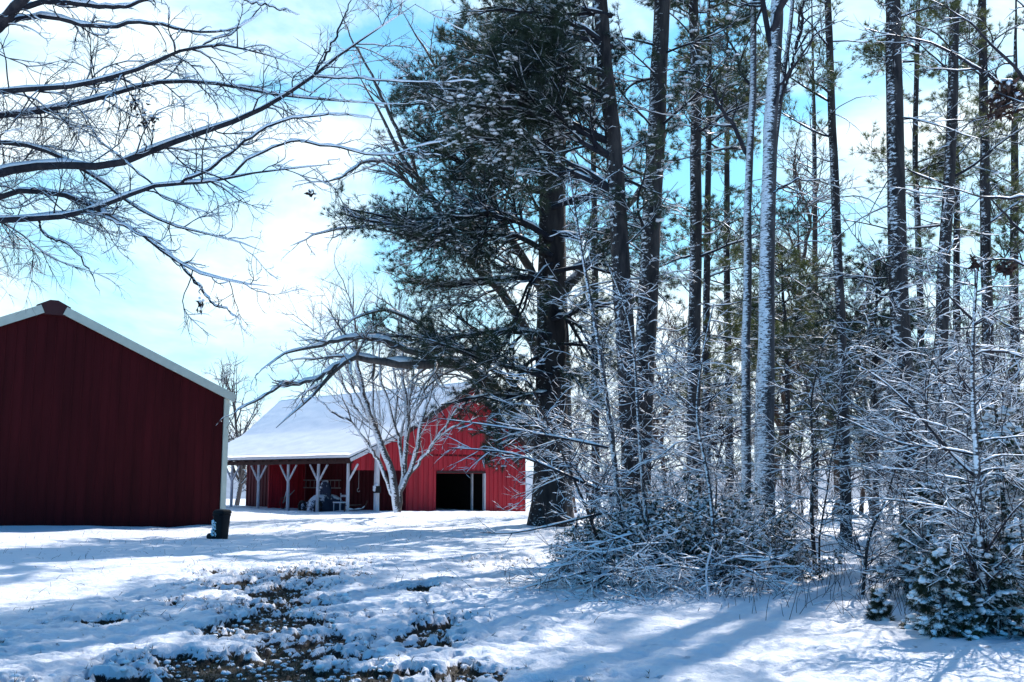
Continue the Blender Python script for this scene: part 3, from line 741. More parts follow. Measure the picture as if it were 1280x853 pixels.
# hand cultivator
hc = NC + fg * .7 + fe * hit(358, NC + fg * .7, fe); hc[2] = gz(hc[0], hc[1])
hu = thing('hand_cultivator', hc, 'old wheeled hand cultivator with snow on its handles, left of the tarp covered tractor', 'cultivator')
g = Geo(); q = [hc + up(.3) + fe * .25 + .28 * (math.cos(a) * fe + math.sin(a) * zz) for a in np.linspace(0, 2 * math.pi, 17)]; g.tubes(np.array(q)[None], np.full((1, 17), .02), 6); g.build('wheel', M['rust'], hu, hc)
for s_ in (-.2, .2):
    g = Geo(); g.bar(hc + up(.3) + fe * .25, hc + fg * s_ - fe * .45 + up(.95), .022, 6); g.caps(np.array([[hc + up(.3) + fe * .25, hc + fg * s_ * .5 - fe * .1 + up(.62), hc + fg * s_ - fe * .3 + up(.85), hc + fg * s_ - fe * .45 + up(.95)]]), np.full((1, 4), .03), .02); g.build('handle', [M['grey_wood'], M['snow']], hu, hc)
# hanging rope + hook, sledge runner
rp = NC + fg * hit(455, NC, fg) + fe * .4
rope = thing('hanging_rope', rp + up(2.2), 'thin rope with a metal hook hanging in the open end of the porch', 'rope')
g = Geo(); g.bar(rp + up(2.3), rp + up(1.1), .012, 5); g.build('rope', M['grey_wood'], rope, rope.location)
g = Geo(); q = [rp + up(1.02) + .08 * (math.cos(a) * fg + math.sin(a) * zz) for a in np.linspace(1.5, 5.8, 9)]; g.tubes(np.array(q)[None], np.full((1, 9), .02), 5); g.build('hook', M['grey_wood'], rope, rope.location)
sr = NC + fg * hit(455, NC, fg) - fe * -.3; sr[2] = gz(sr[0], sr[1])
sled = thing('hay_rake', sr, 'rusty rake frame with an upcurved snowy tine at the porch end', 'farm tool')
g = Geo(); q = resample([sr + up(.1) - fg * .9, sr + up(.08), sr + fg * .3 + up(.15), sr + fg * .45 + up(.5)], 12); g.tubes(q[None], np.full((1, 12), .03), 6); g.caps(q[None], np.full((1, 12), .04), .02); g.build('tine', [M['rust'], M['snow']], sled, sr)
g = Geo(); g.bar(sr - fg * .8 + up(.3), sr + fg * .1 + up(.32), .025, 6); g.bar(sr - fg * .8 + up(.3), sr - fg * .85, .02, 6); g.build('bar', M['rust'], sled, sr)

# ---- trash bin
tb = W(275, 671, 26.9); tb[2] = ground(tb[0], tb[1]) - .03
bn = thing('trash_bin', tb, 'black plastic trash bin by the barn corner with snow stuck to its side', 'trash bin')
ra = math.radians(-20); U = np.array([math.cos(ra), math.sin(ra), 0]); Vv = np.array([-math.sin(ra), math.cos(ra), 0]); U_ = U * 1.; tilt = np.array([.05, 0, 1.]); tilt /= np.linalg.norm(tilt)
def frustum(g, zs, hs, mi=0, n=24, ex=.32):
    a = np.linspace(0, 2 * math.pi, n, endpoint=False); rows = []
    for z, (hx, hy) in zip(zs, hs):
        cx = np.sign(np.cos(a)) * np.abs(np.cos(a)) ** ex; cy = np.sign(np.sin(a)) * np.abs(np.sin(a)) ** ex
        rows.append(tb + np.outer(cx * hx * .72, U) + np.outer(cy * hy * .84, Vv) + tilt * z)
    V = np.concatenate(rows); i = np.arange(len(zs) * n).reshape(-1, n)
    g.add(V, np.stack([i[:-1], np.roll(i[:-1], -1, 1), np.roll(i[1:], -1, 1), i[1:]], -1).reshape(-1, 4), mi)
    g.f.append((np.array([list(i[-1])]) + g.n - len(V), mi, False)); g.f.append((np.array([list(i[0][::-1])]) + g.n - len(V), mi, False))
g = Geo(); frustum(g, [0, .02, .3, .62, .63, .67, .68], [(.19, .2), (.205, .215), (.21, .22), (.22, .235), (.235, .25), (.235, .25), (.22, .23)]); g.build('body', M['black_plastic'], bn, tb)
g = Geo(); frustum(g, [.683, .70, .75, .79, .80], [(.235, .25), (.25, .26), (.24, .25), (.19, .19), (.1, .1)]); g.build('lid', M['black_plastic'], bn, tb)
g = Geo(); g.bar(tb + U * -.1 - Vv * .27 + tilt * .66, tb + U * .1 - Vv * .27 + tilt * .66, .02, 6); g.build('handle', M['black_plastic'], bn, tb)
for s_ in (-1, 1):
    g = Geo(); c = tb - Vv * .2 * 0 + U * s_ * .0 + U * -.2 + Vv * s_ * .16 + up(.09); g.bar(c - Vv * .03, c + Vv * .03, .09, 14); g.build('wheel', M['rubber'], bn, tb)
g = Geo(); rr = np.random.default_rng(5)
cs = [tb - U * (.20 - .02 * k) - Vv * rr.uniform(.02, .24) + tilt * z for k, z in enumerate(rr.uniform(.1, .48, 26))]
cs = []
for z in np.linspace(.12, .5, 14):
    for k in np.linspace(0, 1, 5): cs.append(tb - U * (.128 + z * .02) - Vv * (.175 - k * .26 * (1 - z * .8)) + tilt * z)
    for k in np.linspace(0, 1, 3): cs.append(tb - U * (.13 - k * .13 * (1 - z)) - Vv * (.172 + z * .035) + tilt * z)
g.blobs(np.array(cs) + rr.normal(0, .01, (len(cs), 3)), rr.uniform(.018, .034, len(cs)), 1., 0, rr); g.build('stuck_snow', M['snow'], bn, tb)

# ================================================================== TREES
# big bare tree standing outside the left edge, its limbs reaching over the yard
def L(pts, y0, y1): 
    n = len(pts); return [(a, b, y0 + (y1 - y0) * i / (n - 1)) for i, (a, b) in enumerate(pts)]
lim = [
 (L([(-330, 330), (-120, 262), (0, 218), (50, 205), (160, 215), (205, 185), (290, 160), (365, 125), (393, 95), (440, 70), (480, 30), (520, 5)], 11.2, 10), 20, 3),
 (L([(393, 95), (418, 42), (445, -10)], 10.3, 10.2), 4, 2),
 (L([(-330, 180), (-120, 130), (0, 115), (75, 107), (140, 102), (182, 85), (215, 60), (260, 50), (330, 70), (395, 88)], 11, 9.4), 13, 2.5),
 (L([(-330, 240), (-120, 165), (0, 142), (70, 138), (135, 125), (180, 105), (245, 97), (330, 115), (420, 125), (520, 130)], 11.4, 10.6), 12, 2.2),
 (L([(-330, 420), (-120, 290), (0, 275), (45, 278), (110, 270), (155, 250), (200, 225), (260, 232), (300, 218), (350, 212), (420, 205)], 11, 9.5), 15, 2.6),
 (L([(-330, 390), (-100, 300), (0, 250), (30, 240), (95, 245), (130, 270), (180, 300), (230, 340), (270, 355), (340, 358)], 11, 10.2), 14, 2.4),
 (L([(215, 330), (260, 375), (300, 400)], 10.3, 10.2), 4, 2),
 (L([(-200, 160), (-60, 80), (0, 30), (30, 8), (80, -60), (200, -160)], 11, 9), 26, 8),
 (L([(-20, 42), (45, 15), (70, 20), (125, 38), (175, 28), (240, 42), (300, 42), (340, 0)], 10.6, 9.6), 9, 2),
 (L([(10, 20), (40, 3), (100, 5), (160, 2), (230, -20)], 10.5, 10), 10, 4),
 (L([(-330, 200), (-100, 190), (0, 182), (30, 182), (60, 198), (130, 225), (150, 245), (190, 270), (240, 290), (290, 298), (330, 315)], 11.6, 11), 11, 2),
 (L([(210, 225), (260, 200), (310, 165), (360, 145), (420, 140), (480, 150)], 9.9, 9.5), 5, 2),
 (L([(40, 278), (45, 300), (85, 320), (110, 345), (125, 370)], 10.8, 10.6), 4, 1.5),
 (L([(110, 262), (160, 275), (200, 300), (225, 330)], 10.2, 10), 3.5, 1.5),
 (L([(260, 50), (295, 40), (320, 15), (335, -5)], 10, 10), 3, 1.5),
 (L([(305, 0), (340, 10), (375, 18)], 10, 10), 3, 1.5),
 (L([(290, 232), (320, 200), (370, 178), (420, 190), (480, 200), (560, 175)], 9.8, 9.6), 4, 2),
 (L([(393, 100), (450, 98), (520, 105), (600, 100)], 10, 9.8), 3.5, 1.5),
 (L([(205, 225), (150, 190), (120, 175), (100, 130)], 10, 10.2), 3, 1.5),
]
tr_, l2_, l3_ = bare_tree('bare tree outside the left edge with snow-lined limbs reaching over the dark barn', 'tree', 11.2, lim, trunk=[(-330, 760), (-335, 400), (-330, 100)], trunk_w=70, top=11,
    n2=16, n3=7, n4=3, seed=3, l2=(.05, .28), twig_r=.0022, trop=(.01, 0, -.02), wob=.17, bark='twig', tbark='pine_bark_snowy', capadd=.010, l3=(.2, .6), Rmax=.007, wk=.82)
rr = np.random.default_rng(6)
for px, py, n_, s_ in ((167, 130, 12, .03), (186, 150, 22, .045), (252, 382, 8, .022), (388, 246, 8, .02)):
    g = Geo(); c = W(px, py, 10.2); q = c + rr.normal(0, 1, (n_, 3)) * [s_, s_, s_ * 1.4]
    g.blades(q, np.tile([0, 0, -.6], (n_, 1)), 3, .045, .028, .8, 0, rr); g.blobs(q[::2] + [0, 0, .04], .022, .6, 1, rr)
    g.build('leaf_cluster', [M['dead_leaf'], M['snow']], tr_, tr_.location)

# big old oak behind the dark pine
lim = [
 (L([(702, 600), (665, 560), (640, 510), (600, 470), (572, 455), (545, 458), (500, 462), (455, 447), (425, 455), (405, 480), (380, 502), (345, 535)], 36, 31), 19, 4),
 (L([(572, 455), (520, 440), (470, 418), (410, 425), (350, 440), (320, 470)], 33, 31), 9, 2.5),
 (L([(425, 455), (380, 480), (340, 492), (300, 512), (283, 535)], 31.5, 30.5), 6, 2),
 (L([(702, 500), (662, 430), (643, 390), (600, 345), (560, 305), (540, 250), (500, 190), (470, 130), (440, 80)], 36, 33), 14, 3),
 (L([(700, 400), (665, 345), (626, 280), (600, 220), (560, 110), (530, 60), (500, 10)], 36, 34), 12, 3),
 (L([(600, 345), (560, 300), (500, 280), (440, 285), (400, 290), (362, 308)], 34, 32), 6, 2),
 (L([(560, 250), (530, 235), (500, 195), (455, 205), (420, 225), (380, 230)], 34, 32), 6, 2),
 (L([(540, 250), (520, 200), (490, 130), (440, 40), (420, 0)], 34, 34), 6, 2),
 (L([(700, 380), (760, 300), (810, 240), (840, 150)], 36, 36), 14, 3),
 (L([(702, 540), (640, 480), (560, 430), (500, 390), (440, 400), (400, 440)], 36, 33), 8, 2),
 (L([(700, 300), (690, 200), (660, 60), (640, -60)], 36, 36), 14, 5),
 (L([(560, 110), (600, 60), (620, 0)], 35, 35), 7, 3),
]
bare_tree('spreading bare oak behind the thickest pine, snow-laden limb drooping toward the bright barn', 'oak tree', 36, lim, name='oak_tree', trunk=[(705, 650), (703, 450), (700, 300)], trunk_w=24, top=13,
    n2=13, n3=6, n4=2, seed=9, bark='pale_bark', twig_r=.006, capadd=.03, l2=(.12, .34), Rmax=.05, wob=.14)

# multi-stemmed tree in front of the far barn
bs = (495, 640)
lim = [(L([(497, 640), (488, 590), (470, 540), (455, 490), (448, 420), (440, 340)], 41.5, 41), 13, 1.5), (L([(497, 625), (478, 568), (455, 545), (435, 520), (420, 480)], 41.5, 40.5), 7, 1.5),
 (L([(498, 635), (505, 580), (512, 530), (505, 470), (500, 380)], 41.5, 42), 10, 1.5), (L([(500, 620), (520, 580), (532, 520), (545, 470), (560, 420)], 41.5, 41), 9, 1.5),
 (L([(505, 600), (530, 575), (545, 555), (565, 540), (600, 520)], 41.5, 40.5), 6, 1.5), (L([(498, 600), (497, 540), (480, 470), (475, 370)], 41.5, 41.5), 6, 1.2),
 (L([(498, 600), (500, 545), (520, 470), (530, 400)], 41.5, 42.5), 5, 1.2), (L([(470, 540), (440, 500), (410, 450), (395, 380)], 41.3, 41), 5, 1.2), (L([(530, 560), (560, 520), (590, 500), (620, 470)], 41.3, 41), 4, 1),
 (L([(470, 540), (462, 470), (470, 400), (466, 330)], 41.4, 41), 4, .8), (L([(480, 565), (440, 480), (425, 420), (400, 350)], 41.2, 40), 4, .8), (L([(505, 560), (515, 480), (530, 420), (525, 350)], 41.6, 42), 4, .8), (L([(455, 500), (420, 440), (380, 400), (350, 380)], 41, 40), 3, .8),
 (L([(512, 530), (545, 480), (560, 430), (590, 390)], 41.6, 42), 4, .8), (L([(450, 480), (445, 400), (420, 330), (425, 290)], 41, 40.5), 3, .8), (L([(497, 540), (490, 450), (500, 380), (490, 320)], 41.6, 42), 4, .8), (L([(440, 525), (400, 500), (370, 450), (345, 430)], 41, 40), 3, .8)]
p = on(497, 41.5)
bare_tree('snow plastered multi-stemmed bare tree in front of the bright red barn', 'tree', 41.5, lim, base=p, n2=11, n3=6, n4=2, seed=21, bark='plastered_bark', twig_r=.005, capadd=.012, l2=(.15, .5), trop=(0, 0, .06), wob=.07, Rmax=.022, wk=.8)

# slim bare tree beyond the porch, left
def rnd_bare(label, cat, H, seed, bark, n1=16, n2=9, n3=5, n4=3, twr=.006, upright=.3, group=None, name='bare_tree', snow=True, r0=.18, spread=(30, 60)):
    rng = np.random.default_rng(seed); t = thing(name, (0, 0, 0), label, cat, group)
    P0 = grow(np.array([[0, 0, -.8]]), np.array([[rng.normal(0, .05), rng.normal(0, .05), 1]]), np.array([H]), 22, .06, (0, 0, .03), rng); R0 = r0 * (1 - np.linspace(0, .93, 22))[None]
    g = Geo(); g.tubes(P0, R0, 10); g.build('trunk', M[bark], t)
    g = Geo(); P1, R1 = kids(P0, R0, n1, (.22, .95), spread, (.3, .55), 11, .65, .13, (0, 0, .03 * upright * 3), 1, .01, rng); g.tubes(P1, R1, 6)
    P2, R2 = kids(P1, R1, n1 * n2, (.1, 1), (30, 60), (.25, .55), 8, .6, .13, (0, 0, .02), 1, twr, rng); g.tubes(P2, R2, 4)
    P3, R3 = kids(P2, R2, n1 * n2 * n3, (.2, 1), (25, 60), (.3, .6), 5, .6, .13, (0, 0, .01), 1, twr * .8, rng); g.tubes(P3, R3, 3)
    if n4: P4, R4 = kids(P3, R3, n1 * n2 * n3 * n4, (.2, 1), (25, 60), (.3, .6), 4, .6, .12, (0, 0, 0), 1, twr * .6, rng); g.tubes(P4, R4, 3)
    if snow: g.caps(P1, R1, .015, .8, rng=rng); g.caps(P2, R2, .01, .8, rng=rng)
    g.build('branches', [M[bark], M['snow']], t); return t
t = rnd_bare('slim frosted bare tree rising behind the porch beside the corner of the dark barn', 'tree', 11.5, 31, 'pale_bark', n1=26, upright=1.2, spread=(15, 40), r0=.2)
t.location = on(296, 72)
t2 = copy_tree(t, on(318, 88), 2., .85, 'smaller frosted bare tree half hidden by the porch roof beside the slim one')

# ---- pines: traced limbs for the big dark one
Yb = 34
bl = []
rngp = np.random.default_rng(77)
for pts, w in (([(690, 440), (660, 450), (640, 480), (610, 540)], 5), ([(690, 380), (720, 400), (750, 450), (760, 500)], 5), ([(690, 330), (660, 350), (640, 400), (620, 450)], 5), ([(690, 460), (715, 470), (740, 510)], 4), ([(690, 340), (740, 330), (800, 345), (840, 380)], 5), ([(690, 290), (740, 300), (790, 280), (830, 300)], 5), ([(690, 430), (740, 440), (790, 480)], 4), ([(690, 300), (640, 265), (590, 265), (520, 285), (430, 268)], 9), ([(690, 320), (650, 290), (600, 295), (540, 300), (460, 285)], 7), ([(690, 420), (620, 410), (560, 425), (500, 418), (462, 412)], 8),
               ([(690, 150), (640, 150), (590, 140), (540, 125), (510, 130)], 8), ([(690, 200), (640, 190), (580, 200), (530, 165), (505, 150)], 8), ([(690, 110), (640, 100), (600, 95), (560, 110)], 8),
               ([(690, 60), (640, 55), (600, 60), (570, 45)], 7), ([(690, 240), (640, 230), (580, 225), (540, 215)], 8), ([(690, 350), (630, 345), (570, 355), (500, 350)], 7), ([(690, 490), (640, 500), (600, 500), (560, 512)], 7),
               ([(690, 470), (630, 460), (580, 440), (510, 425)], 6), ([(690, 20), (650, 15), (610, 10), (570, 20)], 7), ([(690, 520), (650, 530), (620, 555), (640, 575)], 5), ([(690, 260), (740, 250), (780, 230)], 7),
               ([(690, 140), (730, 120), (760, 90)], 7), ([(690, 400), (740, 380), (780, 390)], 6), ([(690, 180), (620, 170), (560, 180)], 7), ([(690, 80), (630, 120), (560, 130), (520, 110)], 7)):
    dy = rngp.uniform(-4, 1.5)
    bl.append((L(pts, Yb - .5, Yb + dy), w))
pine('thickest dark pine trunk, right of the bright red barn, with heavy boughs sweeping left', [(686, 655), (688, 400), (690, 100), (690, 0)], Yb, 44, 'old_bark', 26, 7, 36, (2.0, 4.6), 'needle', 3, 24, limbs=bl * 2, snowy=.5, seed=1, n2=12, n3=6, blade=.2, nb=11, n_top=34)
# a closer dark bough-heavy pine whose trunk stands in the pair
bl = []
for pts, w in (([(768, 130), (700, 100), (640, 70), (560, 60)], 8), ([(768, 180), (700, 150), (640, 130), (570, 120), (515, 110)], 9), ([(768, 240), (710, 200), (650, 190), (590, 170)], 8), ([(765, 60), (700, 30), (640, 20), (590, 30)], 8), ([(765, 20), (720, 10), (660, -5)], 7),
               ([(770, 200), (720, 170), (660, 110), (600, 90)], 8), ([(768, 100), (720, 80), (670, 60), (620, 40)], 7)):
    bl.append((L(pts, 20, 20 + rngp.uniform(-1.5, 1.5)), w))
pine('dark pine leaning left, left one of the close pair behind the brush', [(790, 640), (785, 500), (778, 380), (770, 260), (758, 110), (748, 0)], 20, 28, 'pine_bark', 20, 7.5, 30, (1.2, 2.8), 'needle', 3, 26, limbs=bl * 2, snowy=.55, seed=2, n2=12, n3=7)
pine('tall dark snow-streaked pine, right one of the close pair behind the brush', [(800, 640), (805, 500), (812, 330), (820, 180), (826, 0)], 21, 30, 'pine_bark_snowy', 22, 6, 38, (1.2, 3), 'needle', 3, 30, snowy=.3, seed=3, n_top=46)
pine('straight snow-speckled pine between the dark pair and the forked trunk', [(868, 620), (868, 450), (872, 300), (870, 120), (867, 0)], 24, 19, 'pine_bark_snowy', 22, 5.2, 44, (1.2, 2.8), 'needle', 2, 26, snowy=.3, seed=4, n_top=46)
pine('thin pine close behind the straight snow-speckled trunk', [(882, 620), (884, 400), (886, 200), (888, 0)], 31, 11, 'pine_bark', 20, 4, 46, (1, 2.4), 'needle_y', 2, 16, snowy=.15, seed=5, n_top=40)
pine('thick dark pine with snowy left side, widest trunk right of the white one', [(1140, 650), (1132, 480), (1125, 330), (1121, 150), (1117, 0)], 20, 27, 'pine_bark_snowy', 22, 9, 14, (1.2, 3), 'needle_y', 2, 30, snowy=.12, seed=6, n_top=2)
pine('thin pine peeping out just right of the thick dark right-hand trunk', [(1150, 650), (1150, 400), (1143, 180), (1147, 0)], 31, 10, 'pine_bark_snowy', 21, 8, 22, (1, 2.4), 'needle_y', 2, 12, snowy=.15, seed=7, n_top=9)
pine('pine with blue snow down its left side, second large trunk from the right edge', [(1170, 640), (1172, 500), (1176, 330), (1184, 150), (1187, 0)], 24, 18, 'pine_bark_snowy', 22, 7, 20, (1.2, 3), 'needle_y', 2, 26, snowy=.15, seed=8, n_top=2)
pine('greenish pine furthest right, behind the snowy sapling', [(1238, 640), (1236, 450), (1233, 300), (1230, 60), (1229, 0)], 28, 16, 'pine_bark', 22, 4.5, 28, (1.2, 3.2), 'needle_y', 2, 26, snowy=.12, seed=10, n_top=2)
pine('slim pine with bare lower trunk standing alone in the gap right of the white trunk', [(1056, 650), (1054, 500), (1047, 360), (1040, 240), (1032, 60), (1030, 0)], 24, 14, 'pine_bark_snowy', 20, 9.5, 18, (1, 2.6), 'needle_y', 2, 18, snowy=.12, seed=11, n_top=9)
for i, (px, Yp, w, cf) in enumerate(((912, 44, 11, 4), (1018, 52, 9, 3), (1195, 42, 11, 4), (1268, 38, 14, 3), (745, 44, 11, 5))):
    pine(('light green background pine showing between the nearer trunks'), [(px, 640), (px + 2 * (i % 3 - 1), 300), (px - 3, 0)], Yp, w, 'pine_bark', 19 + i % 3, cf, 34, (1.4, 3.4), 'needle_y', 2, 14, snowy=.12, seed=20 + i, group='background pines beyond the grove', n2=7, n3=4, blade=.22, nb=7, n_top=6, bw=.014)
pine('young bushy pine low in the gap left of the slim lone trunk', [(985, 640), (985, 500), (984, 420)], 40, 8, 'pine_bark', 11, 1.5, 40, (1.4, 3.2), 'needle_y', 2, 10, snowy=.3, seed=41, blade=.22, nb=8)
pine('small bushy young pine with snowy head left of the thick right-hand pine', [(1095, 640), (1095, 500), (1095, 400)], 30, 8, 'pine_bark', 8.2, 1.5, 50, (1.2, 3), 'needle', 2, 10, snowy=.5, seed=42)
# off-frame pines to the right that shade the yard
for i, (x_, y_) in enumerate(((24, 24), (25, 34))):
    pxx = 640 + x_ / y_ * F
    pine('tall pine standing just outside the right edge of the view', [(pxx, 640), (pxx, 300), (pxx, 0)], y_, 24, 'pine_bark_snowy', 21, 6.5, 34, (1.4, 3.4), 'needle', 2, 20, snowy=.3, seed=60 + i, group='pines outside the right edge', n2=7, n3=3, blade=.2, nb=7, n_top=8, bw=.009)

# ---- white trunks
bare_tree('straight tall trunk plastered white with snow, brightest trunk in the grove', 'tree', 19, [
   (L([(966, 40), (990, -40), (1010, -160)], 19, 18), 10, 4), (L([(964, 60), (945, -40), (930, -140)], 19, 20), 8, 3), (L([(962, 140), (985, 90), (1020, 40), (1060, 20)], 19, 18), 4, 1.5), (L([(958, 250), (1000, 215), (1050, 225)], 19, 18.5), 3, 1)],
   name='tall_bare_tree', trunk=[(957, 670), (955, 450), (956, 300), (962, 140), (969, 0)], trunk_w=24, top=18, n2=8, n3=5, n4=2, seed=51, tbark='white_bark', bark='twig', l2=(.2, .5), Rmax=.03, twig_r=.004)
bare_tree('slender white-plastered trunk forking into a Y, close left of the brightest white trunk', 'tree', 19.8, [
   (L([(936, 195), (925, 165), (910, 150), (893, 118), (880, 70)], 19.8, 19.5), 6, 2.5), (L([(893, 118), (860, 90), (830, 90)], 19.6, 19.5), 3, 1.5), (L([(944, 120), (920, 60), (890, 20)], 19.8, 20), 4, 2)],
   name='forked_tree', trunk=[(932, 650), (934, 450), (935, 300), (936, 195), (944, 150), (944, 60), (942, 0)], trunk_w=13, top=16, n2=9, n3=5, n4=2, seed=52, tbark='white_bark', bark='twig', l2=(.2, .5), Rmax=.03, twig_r=.004)
bare_tree('thin snowy trunk leaning right behind the brightest white one', 'tree', 22.5, [
   (L([(975, 130), (1000, 60), (1030, 20)], 22.5, 22), 4, 2), (L([(985, 60), (1010, -20)], 22.5, 22), 5, 2)],
   name='leaning_tree', trunk=[(945, 640), (947, 440), (957, 300), (968, 160), (990, 0)], trunk_w=10, top=16, n2=9, n3=5, n4=2, seed=53, tbark='white_bark', bark='twig', l2=(.2, .5), Rmax=.03, twig_r=.004)
# brown oak-like trees in the background gap
bare_tree('brown crooked oak with wandering limbs in the background right of the white trunk', 'oak tree', 46, [
   (L([(1048, 560), (1030, 480), (1008, 420), (1012, 370), (1000, 320)], 46, 45), 14, 4), (L([(1030, 480), (990, 440), (960, 420), (930, 425)], 46, 45), 8, 3), (L([(1040, 500), (1060, 420), (1080, 380), (1110, 340)], 46, 47), 10, 3), (L([(1010, 390), (980, 340), (960, 325), (930, 335)], 46, 44), 7, 2),
   (L([(1045, 520), (1020, 455), (985, 455), (950, 470)], 46, 45), 8, 3), (L([(1050, 480), (1100, 440), (1150, 430)], 46, 46), 8, 3), (L([(1000, 330), (1010, 280), (990, 220), (1000, 160)], 46, 46), 5, 2)],
   name='oak_tree', trunk=[(1056, 650), (1050, 560), (1048, 500)], trunk_w=20, top=7.5, n2=14, n3=6, n4=2, seed=54, tbark='brown_bark', bark='brown_bark', l2=(.25, .6), Rmax=.06, twig_r=.009, wob=.16)
pr = [rnd_bare('bare broadleaf tree with tangled branches in the background wood', 'tree', 13, 200 + i, ('brown_bark', 'pale_bark', 'twig')[i], n1=20, n2=10, n3=6, n4=3, r0=.15, twr=.007, group='bare background trees', name='background_tree') for i in range(3)]
rngb = np.random.default_rng(8)
spots = [(835, 52), (870, 62), (925, 50), (960, 44), (1000, 60), (1035, 70), (1075, 55), (1110, 62), (1150, 48), (1190, 58), (1225, 50), (1260, 46), (1290, 56), (800, 58), (745, 62), (720, 75), (1090, 41), (1170, 80), (985, 90), (1240, 78), (1330, 60)]
for i, (px, Yp) in enumerate(spots):
    o = pr[i % 3]; loc = on(px, Yp)
    if i < 3: o.location = loc; o.rotation_euler.z = i
    else: copy_tree(o, loc, rngb.uniform(0, 6.28), rngb.uniform(.75, 1.25))

# ---- understory
G1 = 'thin snowy saplings among the trunks'
pr = [shrub_proto('thin snow-lined sapling among the understory behind the brush', 'sapling', 'sapling', H=h, stems=1, n1=30, n2=9, n3=3, seed=i, r0=.022, group=G1, l1=(.25, .5), ang=(50, 90), stempart='trunk', snowy=.75) for i, h in enumerate((5.2, 4.2, 6.2, 3.4))]
rngb = np.random.default_rng(15)
sp = [(-.4, .1)]
spots = []
for px, Yp in ((1016, 15.5), (1120, 15), (1165, 14.5), (1190, 18), (1250, 17), (1280, 14), (1140, 22), (905, 20), (850, 19), (880, 17.5), (765, 18.5), (830, 23), (1215, 22), (1300, 20), (1180, 27), (1290, 30), (930, 28), (890, 27), (770, 28), (1210, 34), (1160, 20), (1225, 15.5), (1255, 21), (1275, 25), (1310, 16), (1340, 22), (1235, 13.2), (1190, 12.6), (1280, 12)):
    spots.append((px + rngb.uniform(-8, 8), Yp))
for i, (px, Yp) in enumerate(spots):
    loc = on(px, Yp); o = pr[i % 4]
    if i < 4: o.location = loc
    else: copy_tree(o, loc, rngb.uniform(0, 6.28), rngb.uniform(.7, 1.2))
G2 = 'snowy undergrowth shrubs between the trunks'
pr = [shrub_proto('low snow-covered twiggy shrub in the undergrowth', 'shrub', 'shrub', H=1.9, stems=7, spread=.8, n1=9, n2=6, n3=2, seed=40 + i, r0=.012, group=G2, l1=(.25, .6), ang=(25, 70), tr=(.15, 1), snowy=.8) for i in range(3)]
spots = [(1180, 16), (1215, 18), (1255, 15.5), (1290, 17), (1130, 25), (1175, 24), (1220, 25), (1265, 23), (1010, 31), (1155, 30), (1250, 31), (1290, 28), (740, 18), (960, 20), (930, 24), (860, 25), (790, 25), (760, 33), (830, 34), (900, 34), (1300, 13), (1180, 13.5)]
for i, (px, Yp) in enumerate(spots):
    loc = on(px, Yp); o = pr[i % 3]
    if i < 3: o.location = loc
    else: copy_tree(o, loc, rngb.uniform(0, 6.28), rngb.uniform(.6, 1.25))

# the big thicket in the middle
G3 = 'dense snowy bushes of the central thicket'
pr = [shrub_proto('dense dark snow-covered bush in the thicket at the foot of the dark pines', 'bush', 'bush', H=1.4, stems=10, spread=1.1, n1=11, n2=8, n3=3, seed=60 + i, r0=.013, snowy=1.3, group=G3, l1=(.3, .65), ang=(30, 80), tr=(.1, 1), leaves=1, pad=.25, trop=(0, 0, -.01)) for i in range(3)]
spots = [(728, 15.4, .6), (758, 14.8, .85), (790, 15, 1.0), (828, 14.8, 1.05), (865, 15, 1.1), (900, 15, 1.0), (935, 15.2, .95), (965, 15.8, .8), (748, 16.2, .8), (785, 16.4, 1.1), (825, 16.4, 1.3), (870, 16.4, 1.3), (915, 16.6, 1.15), (950, 17, .85), (712, 15.8, .45)]
for i, (px, Yp, s_) in enumerate(spots):
    loc = on(px, Yp); o = pr[i % 3]
    if i < 3: o.location = loc; o.scale = (s_,) * 3
    else: copy_tree(o, loc, rngb.uniform(0, 6.28), s_)
# cut branches heaped along its front
def brush_pile(px0, px1, Yp, n, label, seed, h=.45):
    rng = np.random.default_rng(seed); a = on(px0, Yp); b = on(px1, Yp); c = (a + b) / 2; c[2] = gz(c[0], c[1])
    t = thing('brush_pile', c, label, 'brush pile')
    S = a + (b - a) * rng.random((n, 1)) + rng.normal(0, .22, (n, 3)) * [1, 1, 0]; S[:, 2] = c[2] + np.abs(rng.normal(0, h * .55, n))
    D = np.stack([rng.normal(0, 1, n) - .3, rng.normal(0, .5, n) - .35, rng.normal(-.05, .22, n)], 1)
    P = grow(S, D, rng.uniform(.6, 1.8, n), 9, .1, (0, 0, -.035), rng); P[:, :, 2] = np.maximum(P[:, :, 2], c[2] + .02)
    R = rng.uniform(.006, .017, n)[:, None] * (1 - np.linspace(0, .8, 9)[None])
    g = Geo(); g.tubes(P, R, 5); g.caps(P, R, .009, .9, rng=rng, gaps=.1)
    P2, R2 = kids(P, R, n * 7, (.2, 1), (25, 60), (.25, .6), 6, .6, .14, (0, 0, -.03), .8, .003, rng); P2[:, :, 2] = np.maximum(P2[:, :, 2], c[2] + .015)
    g.tubes(P2, R2, 3); g.caps(P2, R2, .007, .9, rng=rng, gaps=.15)
    P3, R3 = kids(P2, R2, n * 18, (.2, 1), (25, 60), (.3, .7), 4, .6, .14, (0, 0, -.03), .8, .002, rng); g.tubes(P3, R3, 3); g.caps(P3, R3, .004, .9, sides=3, rng=rng)
    g.build('branches', [M['twig'], M['snow']], t, c)
brush_pile(735, 835, 14.0, 60, 'heap of cut snowy branches at the left front of the central thicket', 1)
brush_pile(830, 930, 13.7, 60, 'heap of cut snowy branches at the right front of the central thicket', 2)

